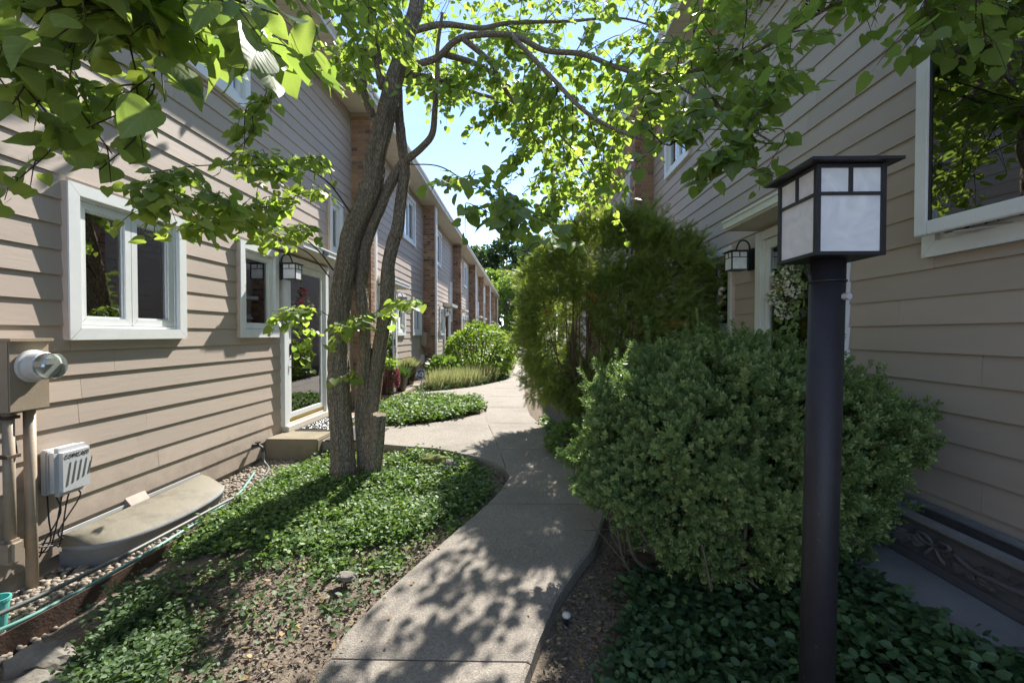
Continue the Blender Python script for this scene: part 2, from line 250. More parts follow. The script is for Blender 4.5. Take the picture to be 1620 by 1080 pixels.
# ------------------------------------------------------------------ helpers
def link(o, parent=None):
    COL.objects.link(o)
    if parent is not None: o.parent = parent
    return o
def tag(o, label=None, cat=None, group=None, kind=None):
    if label: o['label'] = label
    if cat: o['category'] = cat
    if group: o['group'] = group
    if kind: o['kind'] = kind
    return o
def empty(name, loc, label, cat, group=None):
    o = bpy.data.objects.new(name, None); o.empty_display_size = .1; o.location = loc; link(o)
    bpy.context.view_layer.update()
    return tag(o, label, cat, group)
class MB:
    def __init__(s): s.v = []; s.f = []; s.t = []
    def add(s, vs, fs, tint=0.0):
        k = len(s.v); s.v += [tuple(p) for p in vs]; s.f += [tuple(i+k for i in f) for f in fs]; s.t += [tint]*len(vs); return s
    def box(s, x0, x1, y0, y1, z0, z1, tint=0.0):
        return s.add([(x0,y0,z0),(x1,y0,z0),(x1,y1,z0),(x0,y1,z0),(x0,y0,z1),(x1,y0,z1),(x1,y1,z1),(x0,y1,z1)],
                     [(3,2,1,0),(4,5,6,7),(0,1,5,4),(1,2,6,5),(2,3,7,6),(3,0,4,7)], tint)
    def tube(s, pts, rads, n=8, caps=True, rough=0.0, seed=0, bark=0.0):
        pts = [Vector(p) for p in pts]; k = len(pts)
        if not hasattr(rads, '__len__'): rads = [rads]*k
        up = None; rings = []
        for i, p in enumerate(pts):
            t = (pts[min(i+1,k-1)]-pts[max(i-1,0)]).normalized()
            if up is None:
                up = Vector((0,0,1)) if abs(t.z) < .9 else Vector((1,0,0))
            a = (up - t*up.dot(t)).normalized(); b = t.cross(a); up = a
            ring = []
            for j in range(n):
                q = 2*math.pi*j/n; r = rads[i]
                if rough: r *= 1 + rough*noise.noise(Vector((math.cos(q)*2.2+seed, math.sin(q)*2.2, p.z*2.5))) + rough*.6*noise.noise(Vector((math.cos(q)*6, math.sin(q)*6+seed, p.z*5)))
                if bark:
                    w_ = noise.noise(Vector((math.cos(q)*7+seed, math.sin(q)*7, p.z*2.2))); r += bark*(abs(w_)*2-.5) + bark*.5*noise.noise(Vector((math.cos(q)*16, math.sin(q)*16+seed, p.z*9)))
                ring.append(p + a*(r*math.cos(q)) + b*(r*math.sin(q)))
            rings += ring
        fs = [(i*n+j, i*n+(j+1)%n, (i+1)*n+(j+1)%n, (i+1)*n+j) for i in range(k-1) for j in range(n)]
        if caps: fs += [tuple(range(n-1,-1,-1)), tuple(range((k-1)*n, k*n))]
        return s.add(rings, fs)
    def lathe(s, prof, c, n=24, axis='Z'):
        vs = []
        for r, h in prof:
            for j in range(n):
                q = 2*math.pi*j/n; x, y = r*math.cos(q), r*math.sin(q)
                vs.append({'Z': (c[0]+x, c[1]+y, c[2]+h), 'X': (c[0]+h, c[1]+x, c[2]+y), 'Y': (c[0]+x, c[1]+h, c[2]+y)}[axis])
        k = len(prof)
        fs = [(i*n+j, i*n+(j+1)%n, (i+1)*n+(j+1)%n, (i+1)*n+j) for i in range(k-1) for j in range(n)]
        fs += [tuple(range(n-1,-1,-1)), tuple(range((k-1)*n, k*n))]
        return s.add(vs, fs)
    def build(s, name, m, parent=None, smooth=False, bevel=0, tint=False):
        me = bpy.data.meshes.new(name); me.from_pydata(s.v, [], s.f); me.materials.append(M[m])
        if tint:
            a = me.attributes.new('tint', 'FLOAT', 'POINT'); a.data.foreach_set('value', s.t)
        if smooth: me.polygons.foreach_set('use_smooth', [True]*len(me.polygons))
        bm = bmesh.new(); bm.from_mesh(me); bmesh.ops.recalc_face_normals(bm, faces=bm.faces)
        if bevel: bmesh.ops.bevel(bm, geom=bm.edges[:], offset=bevel, segments=2, affect='EDGES', clamp_overlap=True)
        bm.to_mesh(me); bm.free()
        o = bpy.data.objects.new(name, me); link(o, parent)
        if parent is not None: o.matrix_parent_inverse = parent_inv(parent)
        return o
def parent_inv(p):
    m = Matrix.Translation(p.location) if p.type == 'EMPTY' else Matrix.Identity(4)
    return m.inverted()
def catmull(pts, n=6):
    P = [Vector(p) for p in pts]; P = [P[0]*2-P[1]] + P + [P[-1]*2-P[-2]]; out = []
    for i in range(1, len(P)-2):
        for j in range(n):
            t = j/n; a, b, c, d = P[i-1], P[i], P[i+1], P[i+2]
            out.append(.5*((2*b)+(c-a)*t+(2*a-5*b+4*c-d)*t*t+(3*b-a-3*c+d)*t**3))
    out.append(P[-2]); return out
def interp(vals, n):
    k = len(vals); return [float(np.interp(i/(n-1)*(k-1), range(k), vals)) for i in range(n)]
def text_mesh(name, body, size, m, parent, mtx, extrude=.001):
    c = bpy.data.curves.new(name, 'FONT'); c.body = body; c.size = size; c.extrude = extrude; c.align_x = 'CENTER'; c.align_y = 'CENTER'
    t = bpy.data.objects.new(name, c); COL.objects.link(t); bpy.context.view_layer.update()
    me = bpy.data.meshes.new_from_object(t.evaluated_get(bpy.context.evaluated_depsgraph_get()))
    bpy.data.objects.remove(t); me.name = name; me.materials.clear(); me.materials.append(M[m]); me.transform(mtx)
    o = bpy.data.objects.new(name, me); link(o, parent)
    if parent is not None: o.matrix_parent_inverse = parent_inv(parent)
    return o
# ---- leaves: one numpy template placed many times into one mesh
HEART = (np.array([(.10,0,0),(.52,0,.015),(1,0,-.05),
                   (.0,.20,.05),(.07,.42,.09),(.30,.50,.10),(.58,.40,.06),(.82,.17,-.01),
                   (.0,-.20,.05),(.07,-.42,.09),(.30,-.50,.10),(.58,-.40,.06),(.82,-.17,-.01),(-.38,.012,.10),(-.38,-.012,.10),(.1,-.012,0)], float),
         [(0,5,4,3),(0,1,6,5),(1,2,7,6),(0,8,9,10),(0,10,11,1),(1,11,12,2),(13,14,15,0)])
OVAL = (np.array([(0,0,0),(.55,0,.02),(1,0,-.03),(.25,.28,.07),(.68,.27,.05),(.25,-.28,.07),(.68,-.27,.05)], float),
        [(0,1,4,3),(1,2,4),(0,5,6,1),(1,6,2)])
DIAMOND = (np.array([(0,0,0),(.5,.25,.05),(1,0,0),(.5,-.25,.05)], float), [(0,1,2),(0,2,3)])
BLADE = (np.array([(0,.02,0),(0,-.02,0),(.5,.018,.02),(.5,-.018,.02),(1,0,-.12)], float), [(0,1,3,2),(2,3,4)])
def spray_tpl(k=9, w=.13, nl=.2):
    v = [(0,.01,0),(0,-.01,0),(1,0,-.03)]; f = [(0,1,2)]
    for i in range(k):
        u = .06+.88*i/(k-1)
        for s in (1,-1):
            b = len(v); L = nl*(1-.55*(i/(k-1))**2)*random.uniform(.85,1.15)
            v += [(u-.045,0,0),(u+.045,0,0),(u+L*.55,s*L,random.uniform(-.03,.04))]; f.append((b,b+1,b+2))
    return (np.array(v, float), f)
SPRAY = spray_tpl(8, .13, .24)
def rosette(nl, tpl, tilt, pairs):
    v = []; f = []
    for p in range(pairs):
        for i in range(nl):
            a = 2*math.pi*(i+.5*(p%2))/nl + random.uniform(-.25,.25); u0 = .55*p/max(1,pairs-1); te = tilt*(1-.35*p/max(1,pairs-1))*random.uniform(.8,1.2)
            ca, sa, ct, st = math.cos(a), math.sin(a), math.cos(te), math.sin(te); sc = .55*random.uniform(.8,1.15)
            b = len(v)
            for (x,y,z) in tpl[0]*sc:
                # leaf axis leans out from the twig axis (u) by te
                u = u0 + x*ct - z*st; r = x*st + z*ct
                v.append((u, r*ca - y*sa, r*sa + y*ca))
            f += [tuple(q+b for q in g) for g in tpl[1]]
    return (np.array(v, float), f)
def leaves(name, P, D, Nn, Ls, tpl, m, parent=None, width=1.0, tint=None, kind='stuff', smooth=False):
    P = np.asarray(P, float); D = np.asarray(D, float); Nn = np.asarray(Nn, float); n = len(P)
    Ls = np.broadcast_to(np.asarray(Ls, float), (n,))
    D = D/np.maximum(np.linalg.norm(D, axis=1, keepdims=True), 1e-6)
    S = np.cross(Nn, D); S /= np.maximum(np.linalg.norm(S, axis=1, keepdims=True), 1e-6); U = np.cross(D, S)
    V, F = tpl; k = len(V)
    A = P[:,None,:] + Ls[:,None,None]*(V[None,:,0:1]*D[:,None,:] + width*V[None,:,1:2]*S[:,None,:] + V[None,:,2:3]*U[:,None,:])
    co = A.reshape(-1, 3)
    lens = np.array([len(f) for f in F]); flat = np.concatenate([np.array(f) for f in F])
    loops = (flat[None,:] + (np.arange(n)*k)[:,None]).reshape(-1); tot = np.tile(lens, n); st = np.concatenate([[0], np.cumsum(tot)[:-1]])
    me = bpy.data.meshes.new(name); me.vertices.add(len(co)); me.vertices.foreach_set('co', co.reshape(-1))
    me.loops.add(len(loops)); me.loops.foreach_set('vertex_index', loops.astype(np.int32))
    me.polygons.add(len(tot)); me.polygons.foreach_set('loop_start', st.astype(np.int32)); me.polygons.foreach_set('loop_total', tot.astype(np.int32))
    t = rng.random(n) if tint is None else np.asarray(tint)
    a = me.attributes.new('tint', 'FLOAT', 'POINT'); a.data.foreach_set('value', np.repeat(t, k).astype(np.float32))
    me.update(calc_edges=True); me.validate(); me.materials.append(M[m])
    if smooth: me.polygons.foreach_set('use_smooth', [True]*len(me.polygons))
    o = bpy.data.objects.new(name, me); link(o, parent)
    if parent is not None: o.matrix_parent_inverse = parent_inv(parent)
    if kind: o['kind'] = kind
    return o
def rdir(n, up=0.0, s=1.0):
    a = rng.normal(size=(n,3))*s; a[:,2] += up; return a/np.linalg.norm(a, axis=1, keepdims=True)
def in_poly(x, y, poly):
    c = False; j = len(poly)-1
    for i in range(len(poly)):
        xi, yi = poly[i]; xj, yj = poly[j]
        if (yi > y) != (yj > y) and x < (xj-xi)*(y-yi)/(yj-yi)+xi: c = not c
        j = i
    return c
def scatter(poly, n, reject=None):
    xs = [p[0] for p in poly]; ys = [p[1] for p in poly]; out = []; tries = 0
    while len(out) < n and tries < n*40:
        tries += 1
        x = random.uniform(min(xs), max(xs)); y = random.uniform(min(ys), max(ys))
        if in_poly(x, y, poly) and not (reject and reject(x, y)): out.append((x, y))
    return out

# ------------------------------------------------------------------ ground and path
def hz(y): return float(np.interp(y, [1.9,2.6,3.1,3.6,4.3,4.8,5.2,6,60], [0,.03,.06,.10,.135,.185,.245,.262,.27]))
PL = [(-1.0,-3),(-1.0,1.2),(-.92,1.91),(-.90,2.22),(-.79,2.59),(-.59,3.09),(-.38,3.54),(-.21,4.0),(-.14,4.32),(-.2,4.75),(-.33,5.4),(-.47,6.2),(-.59,7.0),(-.62,7.75),(-.68,8.6),(-.7,9.6),(-.6,11),(-.46,12.3),(-.33,14.7),(-.3,20),(-.3,48)]
PR = [(-.05,-3),(-.05,1.2),(.01,1.93),(.09,2.2),(.21,2.55),(.35,2.83),(.50,3.09),(.66,3.54),(.74,4.0),(.74,4.32),(.68,4.75),(.50,5.4),(.26,6.2),(.12,7.0),(.08,7.75),(.06,8.6),(.05,9.6),(.05,11),(.1,12.3),(.2,14.7),(.3,20),(.3,48)]
PRx = PR[:2]+PR[2:]
nearedge = [(-.14,4.32),(-.2,4.56),(-.38,4.76),(-.59,4.89),(-.97,5.06),(-1.34,5.12),(-1.66,5.18),(-2.0,5.24),(-2.36,5.28)]
faredge = [(-2.36,6.12),(-2.0,6.06),(-1.6,6.12),(-.98,6.57),(-.59,7.2)]
branch1 = nearedge + faredge + [(-.47,6.2),(-.33,5.4)]
branch2 = [(-.62,7.75),(-.89,8.32),(-1.56,8.8),(-2.34,9.06),(-2.34,9.62),(-2.17,9.62),(-1.27,10.5),(-.8,11.4),(-.46,12.28),(-.6,11),(-.7,9.6),(-.68,8.6)]
def edge_x(E, y): return float(np.interp(y, [p[1] for p in E], [p[0] for p in E]))
def on_path(x, y, m=0.0):
    if edge_x(PL, y)-m < x < edge_x(PR, y)+m: return True
    return in_poly(x, y, branch1) or in_poly(x, y, branch2)
def gz(x, y):
    h = hz(y); z = h - .075
    if x < -.1 and y < 5.3:                                  # left bed lies lower than the path, flattening to the wall
        t = min(1, max(0, (-x-.6)/1.6)); z = (h-.08)*(1-t) + (-.01+.012*max(0,y-2))*t
        z += .05*math.exp(-((x+1.6)**2/.5+(y-4.3)**2/.6))
        z = min(z, h-.06)
    if y >= 5.3: z = h - .05
    if x > .8 and y < 4.5: q = min(1, (x-.8)/.85); z += (.225-z)*q*q*(3-2*q)
    if on_path(x, y, -.06): z = h - .12
    elif on_path(x, y, .05): z = min(z, h-.08)
    return z + .012*noise.noise(Vector((x*4, y*4, 0))) + .006*noise.noise(Vector((x*13, y*13, 3)))
xs = [-400,-150,-60,-20,-8,-5,-3.2]+[-3.1+.08*i for i in range(71)]+[2.7,5,8,20,60,150,400]
ys = [-400,-100,-30,-10,-3.1]+[-3+.1*i for i in range(190)]+[16.1+.8*i for i in range(45)]+[55,70,100,200,400]
g = MB(); nx = len(xs)
g.v = [(x, y, gz(x, y) if (-3.3 < x < 2.7 and -3.2 < y < 52) else -.05 if (y < 5) else .2) for y in ys for x in xs]; g.t = [0]*len(g.v)
g.f = [(j*nx+i, j*nx+i+1, (j+1)*nx+i+1, (j+1)*nx+i) for j in range(len(ys)-1) for i in range(nx-1)]
tag(g.build('ground', 'soil', smooth=True), kind='structure')

def slab_strip(y0, y1, parent):
    """one poured slab of the main path: a rounded strip between the two edges"""
    n = max(4, int((y1-y0)/.07)); n = min(n, 60); m = MB(); prof = [0,.012,.03,.25,.5,.75,.97,.988,1]; dz = [-.16,-.012,0,0,0,0,0,-.012,-.16]
    cols = len(prof)
    tops = []
    for i in range(n+1):
        y = y0+(y1-y0)*i/n; dd = -.008 if i in (0,n) else 0
        sk = -.045*math.exp(-max(0,y-2.05)*1.2)
        a, b = edge_x(PL, y), edge_x(PR, y)
        opn = 4.42 < y < 7.15 or 7.85 < y < 12.2
        for t, d in zip(prof, ([-.16,-.002]+dz[2:]) if opn else dz): tops.append((a+(b-a)*(t if not (opn and t == .012) else .0005), y + sk*(t-.5)*2*0, hz(y)+d+dd + .003*noise.noise(Vector((t*3, y*3, 1)))))
    fs = [(i*cols+j, i*cols+j+1, (i+1)*cols+j+1, (i+1)*cols+j) for i in range(n) for j in range(cols-1)]
    m.add(tops, fs)
    m.add([tops[j] for j in range(cols)], [tuple(range(cols))]); m.add([tops[n*cols+j] for j in range(cols)], [tuple(range(cols))])
    return m.build('slab', 'concrete', parent, smooth=False)
base = MB(); n = 200
for i in range(n+1):
    y = -3+51*(i/n)**1.5; a, b = edge_x(PL, y)+.03, edge_x(PR, y)-.03; base.v += [(a,y,hz(y)-.02),(b,y,hz(y)-.02),(b,y,hz(y)-.25),(a,y,hz(y)-.25)]
base.t = [0]*len(base.v)
for i in range(n):
    for j in range(4): base.f.append((i*4+j, i*4+(j+1)%4, (i+1)*4+(j+1)%4, (i+1)*4+j))
path = base.build('path', 'joint'); tag(path, kind='structure')
cuts = [-3,-.8,.6,2.06,3.74,5.05,6.3,7.65,9.0,10.35,11.7,13.1,14.5,16,17.5,19,20.5,22,24,26,28,30,33,36,40,44,48]
for a, b in zip(cuts[:-1], cuts[1:]): slab_strip(a+.005, b-.005, path)
def slab_poly(poly, parent, dz=0.0):
    m = MB(); k = len(poly)
    top = [(x, y, hz(y)+dz) for x, y in poly]; bot = [(x, y, hz(y)-.2) for x, y in poly]
    me = bpy.data.meshes.new('slab'); bm = bmesh.new()
    tv = [bm.verts.new(p) for p in top]; bv = [bm.verts.new(p) for p in bot]
    f = bm.faces.new(tv); bmesh.ops.triangulate(bm, faces=[f])
    for i in range(k): bm.faces.new((tv[i], tv[(i+1)%k], bv[(i+1)%k], bv[i]))
    bmesh.ops.recalc_face_normals(bm, faces=bm.faces); bm.to_mesh(me); bm.free(); me.materials.append(M['concrete'])
    o = bpy.data.objects.new('slab', me); link(o, parent); return o
def shrink(poly, s=.996):
    cx = sum(p[0] for p in poly)/len(poly); cy_ = sum(p[1] for p in poly)/len(poly)
    return [(cx+(x-cx)*s, cy_+(y-cy_)*s) for x, y in poly]
def smooth_poly(pts, n=5): return [(p.x, p.y) for p in catmull([(x, y, 0) for x, y in pts], n)]
slab_poly(smooth_poly(nearedge) + smooth_poly(faredge) + [(-.455,6.2),(-.315,5.4)], path, -.005)
slab_poly(smooth_poly(branch2[:4]) + smooth_poly(branch2[4:9]) + [(-.585,11),(-.685,9.6),(-.665,8.6)], path, -.005)

# ------------------------------------------------------------------ houses
class Side:
    def __init__(s, x0, sg, mt): s.x0 = x0; s.sg = sg; s.mt = mt
    def x(s, w): return s.x0 + s.sg*w
    def box(s, mb, u0, u1, v0, v1, w0, w1, tint=0.0):
        a, b = sorted((s.x(w0), s.x(w1))); u0, u1 = sorted((u0, u1)); return mb.box(a, b, u0, u1, v0, v1, tint)
LEFT = Side(-3.0, 1, 'siding'); RIGHT = Side(2.38, -1, 'siding')
EXPO = .1625; ZREF = 1.553; SOFF = 5.33; OVER = .50
def board(mb, S, u0, u1, zb, zt, full_b=True, jit=True):
    z0 = zb; z1 = zt
    j = random.uniform(-.0015,.0015) if jit else 0
    wb = .022+j; wt = .010
    vs = [(S.x(0),u0,z0),(S.x(wb),u0,z0+j),(S.x(wt),u0,z1),(S.x(0),u0,z1)]; vs += [(a,u1,c) for a,b,c in vs]
    mb.add(vs, [(0,1,2,3),(7,6,5,4),(0,4,5,1),(1,5,6,2),(2,6,7,3),(3,7,4,0)])
def siding(S, unit, u0, u1, openings, single):
    """horizontal lap boards, cut round the openings; one object each where the photo shows them apart"""
    joined = MB(); rows = range(-9, 24)
    for k in rows:
        zb = ZREF+EXPO*k; zt = min(zb+EXPO+.004, SOFF)
        if zb > SOFF-.03: continue
        cutp = sorted({u0, u1} | {c for o in openings for c in (o[0], o[1]) if u0 < c < u1 and o[2] < zt and o[3] > zb})
        if single:
            off = random.uniform(0, 3.0); jx = u0+off+.6
            while jx < u1-.5:
                if all(not(o[0]-.2 < jx < o[1]+.2) or o[2] > zt or o[3] < zb for o in openings) and min(abs(jx-c) for c in cutp) > .4: cutp.append(jx)
                jx += 3.66
            cutp.sort()
        for a, b in zip(cutp[:-1], cutp[1:]):
            mid = (a+b)/2; segs = [(zb, zt)]
            for o in openings:
                if o[0] < mid < o[1]:
                    ns = []
                    for p, q in segs:
                        if o[2] > p+.005: ns.append((p, min(q, o[2])))
                        if o[3] < q-.005: ns.append((max(p, o[3]), q))
                    segs = [s_ for s_ in ns if s_[1]-s_[0] > .01] if (o[2] < zt and o[3] > zb) else segs
            for p, q in segs:
                e0 = .0012 if a > u0+.01 else 0; e1 = .0012 if b < u1-.01 else 0
                if single:
                    mb = MB(); board(mb, S, a+e0, b-e1, p, q); mb.build('board', S.mt, unit)
                else: board(joined, S, a, b, p, q, jit=False)
    if not single: tag(joined.build('siding', S.mt, unit), kind='stuff')
def frame4(S, mb, u0, u1, v0, v1, t, w0, w1, gap=.0015):
    """four mitred lengths round a rectangle"""
    def tr(p):   # p: four (u,v) corners
        vs = [(S.x(w0), u, v) for u, v in p] + [(S.x(w1), u, v) for u, v in p]
        mb.add(vs, [(0,1,2,3),(7,6,5,4),(0,4,5,1),(1,5,6,2),(2,6,7,3),(3,7,4,0)])
    g_ = gap
    tr([(u0+g_,v0),(u1-g_,v0),(u1-t-g_,v0+t),(u0+t+g_,v0+t)]); tr([(u0+t+g_,v1-t),(u1-t-g_,v1-t),(u1-g_,v1),(u0+g_,v1)])
    tr([(u0,v0+g_),(u0+t,v0+t+g_),(u0+t,v1-t-g_),(u0,v1-g_)]); tr([(u1-t,v0+t+g_),(u1,v0+g_),(u1,v1-g_),(u1-t,v1-t-g_)])
def window(S, unit, u0, u1, v0, v1, sashes=2, blind=None, t=.078, proud=.062, detail=True, curtain_side=0):
    u0, u1 = sorted((u0, u1))
    m = MB(); frame4(S, m, u0, u1, v0, v1, t, .002, proud)
    iu0, iu1, iv0, iv1 = u0+t+.001, u1-t-.001, v0+t+.001, v1-t-.001
    frame4(S, m, iu0, iu1, iv0, iv1, .018, -.06, .030, 0)              # jamb lining
    win = m.build('window', 'trim', unit)
    if detail:                                                         # painted back edge of the casing
        for uu in ((u0-.004, u0-.0005), (u1+.0005, u1+.004)):
            m = MB(); S.box(m, uu[0], uu[1], v0+.003, v1-.003, .002, proud-.012); m.build('casing_edge', 'casing_side', win)
    iu0 += .019; iu1 -= .019; iv0 += .019; iv1 -= .019
    sw = (iu1-iu0)/sashes
    for i in range(sashes):
        a, b = iu0+sw*i+.003, iu0+sw*(i+1)-.003
        m = MB(); frame4(S, m, a, b, iv0+.002, iv1-.002, .05, -.03, .022); frame4(S, m, a+.0505, b-.0505, iv0+.0525, iv1-.0525, .012, -.025, .010, 0); m.build('sash', 'trim', win)
        m = MB(); S.box(m, a+.05, b-.05, iv0+.05, iv1-.05, -.010, -.004); m.build('pane', 'glass', win)
    if blind:
        m = MB(); y = iu0; k = 0
        while y < iu1-.02:
            S.box(m, y, y+.055, iv0, iv1, -.10-.02*(k%2), -.105-.02*(k%2)+.002); y += .06; k += 1
            if blind == 'half' and y > iu0+(iu1-iu0)*.45: break
        m.build('blind', 'blinds', win)
    return (u0+.04, u1-.04, v0+.04, v1-.04)
def door(S, unit, u0, u1, detail=True, hinge_far=True, zs=.28):
    """casing, storm door with full glass, the dark house door behind it, threshold"""
    u0, u1 = sorted((u0, u1)); zt = 2.49
    m = MB(); c = .105
    S.box(m, u0, u0+c, zs+.07, zt, .002, .07); S.box(m, u1-c, u1, zs+.07, zt, .002, .07); S.box(m, u0+c+.001, u1-c-.001, zt-.085, zt, .002, .068)
    S.box(m, u0+c+.001, u0+c+.04, zs+.1, zt-.087, -.12, .055); S.box(m, u1-c-.04, u1-c-.001, zs+.1, zt-.087, -.12, .055)
    dr = m.build('door_frame', 'trim', unit, bevel=.003 if detail else 0)
    a, b = u0+c+.042, u1-c-.042; v0, v1 = zs+.115, zt-.09
    m = MB(); st = .065
    S.box(m, a, a+st, v0, v1, .01, .045); S.box(m, b-st, b, v0, v1, .01, .045); S.box(m, a+st+.001, b-st-.001, v1-.09, v1, .01, .044); S.box(m, a+st+.001, b-st-.001, v0+.035, v0+.10, .01, .044)
    sdr = m.build('storm_door', 'trim', unit, bevel=.004 if detail else 0)
    m = MB(); S.box(m, a+st-.004, b-st+.004, v0+.09, v1-.08, .022, .028); m.build('pane', 'glass', sdr)
    m = MB(); S.box(m, a+.002, b-.002, v0, v0+.034, .008, .046); m.build('bottom_sweep', 'brass', sdr)
    hu = a+.03 if hinge_far else b-.03
    m = MB(); S.box(m, hu-.018, hu+.018, 1.23, 1.38, .0455, .066); m.build('keypad', 'black_metal', sdr, bevel=.004)
    m = MB(); m.tube([(S.x(.046),hu,1.08),(S.x(.09),hu,1.08),(S.x(.09),hu,1.18),(S.x(.046),hu,1.18)], .008, 6); m.build('handle', 'black_metal', sdr)
    m = MB(); S.box(m, a-.03, b+.03, zs+.1, zt-.09, -.14, -.10); m.build('inner_door', 'inner_door', unit)
    m = MB(); S.box(m, u0+.03, u1-.03, zs+.005, zs+.068, -.1, .10); S.box(m, u0+.09, u1-.09, zs+.07, zs+.10, -.1, .05); m.build('threshold', 'soffit', unit, bevel=.004)
    return (u0+.05, u1-.05, zs-.2, zt-.04)
def canopy(S, unit, u0, u1):
    u0, u1 = sorted((u0, u1)); m = MB(); p = .34
    vs = [(S.x(.024),u0,2.53),(S.x(p),u0,2.53),(S.x(p),u0,2.615),(S.x(.024),u0,2.70)]; vs += [(a,u1,c) for a,b,c in vs]
    m.add(vs, [(0,1,2,3),(7,6,5,4),(0,4,5,1),(1,5,6,2),(2,6,7,3),(3,7,4,0)])
    c = m.build('door_canopy', 'soffit', unit)
    m = MB(); S.box(m, u0-.02, u1+.02, 2.612, 2.632, p-.03, p+.025); S.box(m, u0-.012, u1+.012, 2.55, 2.611, p+.001, p+.014); m.build('canopy_fascia', 'trim', c)
def pier(S, unit, y, proj=.36, th=.30, mode='joined', top=SOFF-.003, spout=False):
    """brick fin wall between the homes, running bond"""
    core = MB(); S.box(core, y+.006, y+th-.006, -.2, top, .0, proj-.006); pr = core.build('brick_pier', 'mortar', unit)
    if mode != 'plain':
        H, J = .0655, .0105; z = -.05; k = 0; jn = MB(); unitmesh = None
        while z+H < top:
            half = k % 2
            spans = []     # (u0,u1,w0,w1) of each brick in the course
            if half: spans = [(y,y+.0925,.03,.2225),(y,y+.0925,.2325,proj),(y+.103,y+.1975,proj-.0925,proj),(y+.2075,y+th,.03,.19),(y+.2075,y+th,.20,proj)]
            else: spans = [(y,y+.0925,.03,.127),(y,y+.0925,.137,.2575),(y,y+.1975,.2675,proj),(y+.2075,y+th,.2675,proj),(y+.2075,y+th,.03,.2575)]
            for (a,b,c,d) in spans:
                e = random.uniform(-.003,.003); tq = random.random()
                if mode == 'single':
                    if unitmesh is None:
                        bm_ = MB(); bm_.box(-.5,.5,-.5,.5,-.5,.5); o = bm_.build('brick', 'brick', pr); unitmesh = o.data; COL.objects.unlink(o); bpy.data.objects.remove(o)
                    if a > y+.2: continue
                    o = bpy.data.objects.new('brick', unitmesh); link(o, pr)
                    o.location = (S.x((c+d)/2), (a+b)/2+e, z+H/2); o.scale = (abs(d-c), b-a, H)
                else: S.box(jn, a+e, b, z, z+H, c, d+e, tq)
            z += H+J; k += 1
        if mode == 'joined': tag(jn.build('brickwork', 'brick', pr, tint=True), kind='stuff')
    if spout:
        m = MB(); S.box(m, y+.02, y+.10, .15, SOFF+.06, proj+.004, proj+.064); sp = m.build('downspout', 'trim', unit)
        for zz in (1.2, 3.1, 4.8):
            m = MB(); S.box(m, y+.012, y+.108, zz, zz+.03, proj+.003, proj+.068); m.build('strap', 'trim', sp)
def eaves(S, unit, u0, u1):
    m = MB(); S.box(m, u0, u1, SOFF, SOFF+.015, .0, OVER-.002); sf = m.build('soffit', 'soffit', unit)
    m = MB(); uu = u0+.1; 
    while uu < u1: S.box(m, uu, uu+.006, SOFF-.003, SOFF-.0005, .03, OVER-.01); uu += .2
    m.build('soffit_rib', 'casing_side', sf)
    m = MB()
    pr = [(OVER,SOFF-.01),(OVER+.055,SOFF-.01),(OVER+.06,SOFF+.03),(OVER+.095,SOFF+.09),(OVER+.10,SOFF+.125),(OVER+.085,SOFF+.125),(OVER+.08,SOFF+.10),(OVER+.004,SOFF+.10),(OVER,SOFF+.14)]
    k = len(pr); vs = [(S.x(a),u0,b) for a,b in pr]+[(S.x(a),u1,b) for a,b in pr]
    m.add(vs, [(i,(i+1)%k,k+(i+1)%k,k+i) for i in range(k)]+[tuple(range(k)),tuple(range(2*k-1,k-1,-1))]); m.build('gutter', 'gutter', unit)
    m = MB(); vs = [(S.x(OVER-.001),u0,SOFF+.142),(S.x(OVER+.03),u0,SOFF+.162),(S.x(-5),u0,SOFF+2.0),(S.x(-5),u0,SOFF+1.9)]; vs += [(a,u1,c) for a,b,c in vs]
    m.add(vs, [(0,1,2,3),(7,6,5,4),(0,4,5,1),(1,5,6,2),(2,6,7,3),(3,7,4,0)]); m.build('roof', 'shingle', unit)
def shell(S, unit, u0, u1):
    m = MB(); S.box(m, u0, u1, -.35, ZREF-9*EXPO+.01, -.25, -.012); m.build('foundation', 'foundation', unit)
    m = MB(); a, b = S.x(-.02), S.x(-2.2); vs = [(a,u0+.01,.1),(b,u0+.01,.1),(b,u1-.01,.1),(a,u1-.01,.1),(a,u0+.01,SOFF-.01),(b,u0+.01,SOFF-.01),(b,u1-.01,SOFF-.01),(a,u1-.01,SOFF-.01)]
    m.add(vs, [(0,1,2,3),(4,5,6,7),(0,1,5,4),(1,2,6,5),(2,3,7,6)]); m.add([(S.x(-.03),u0+.02,2.62),(S.x(-2.1),u0+.02,2.62),(S.x(-2.1),u1-.02,2.62),(S.x(-.03),u1-.02,2.62)], [(0,1,2,3)])
    m.build('interior', 'room', unit)

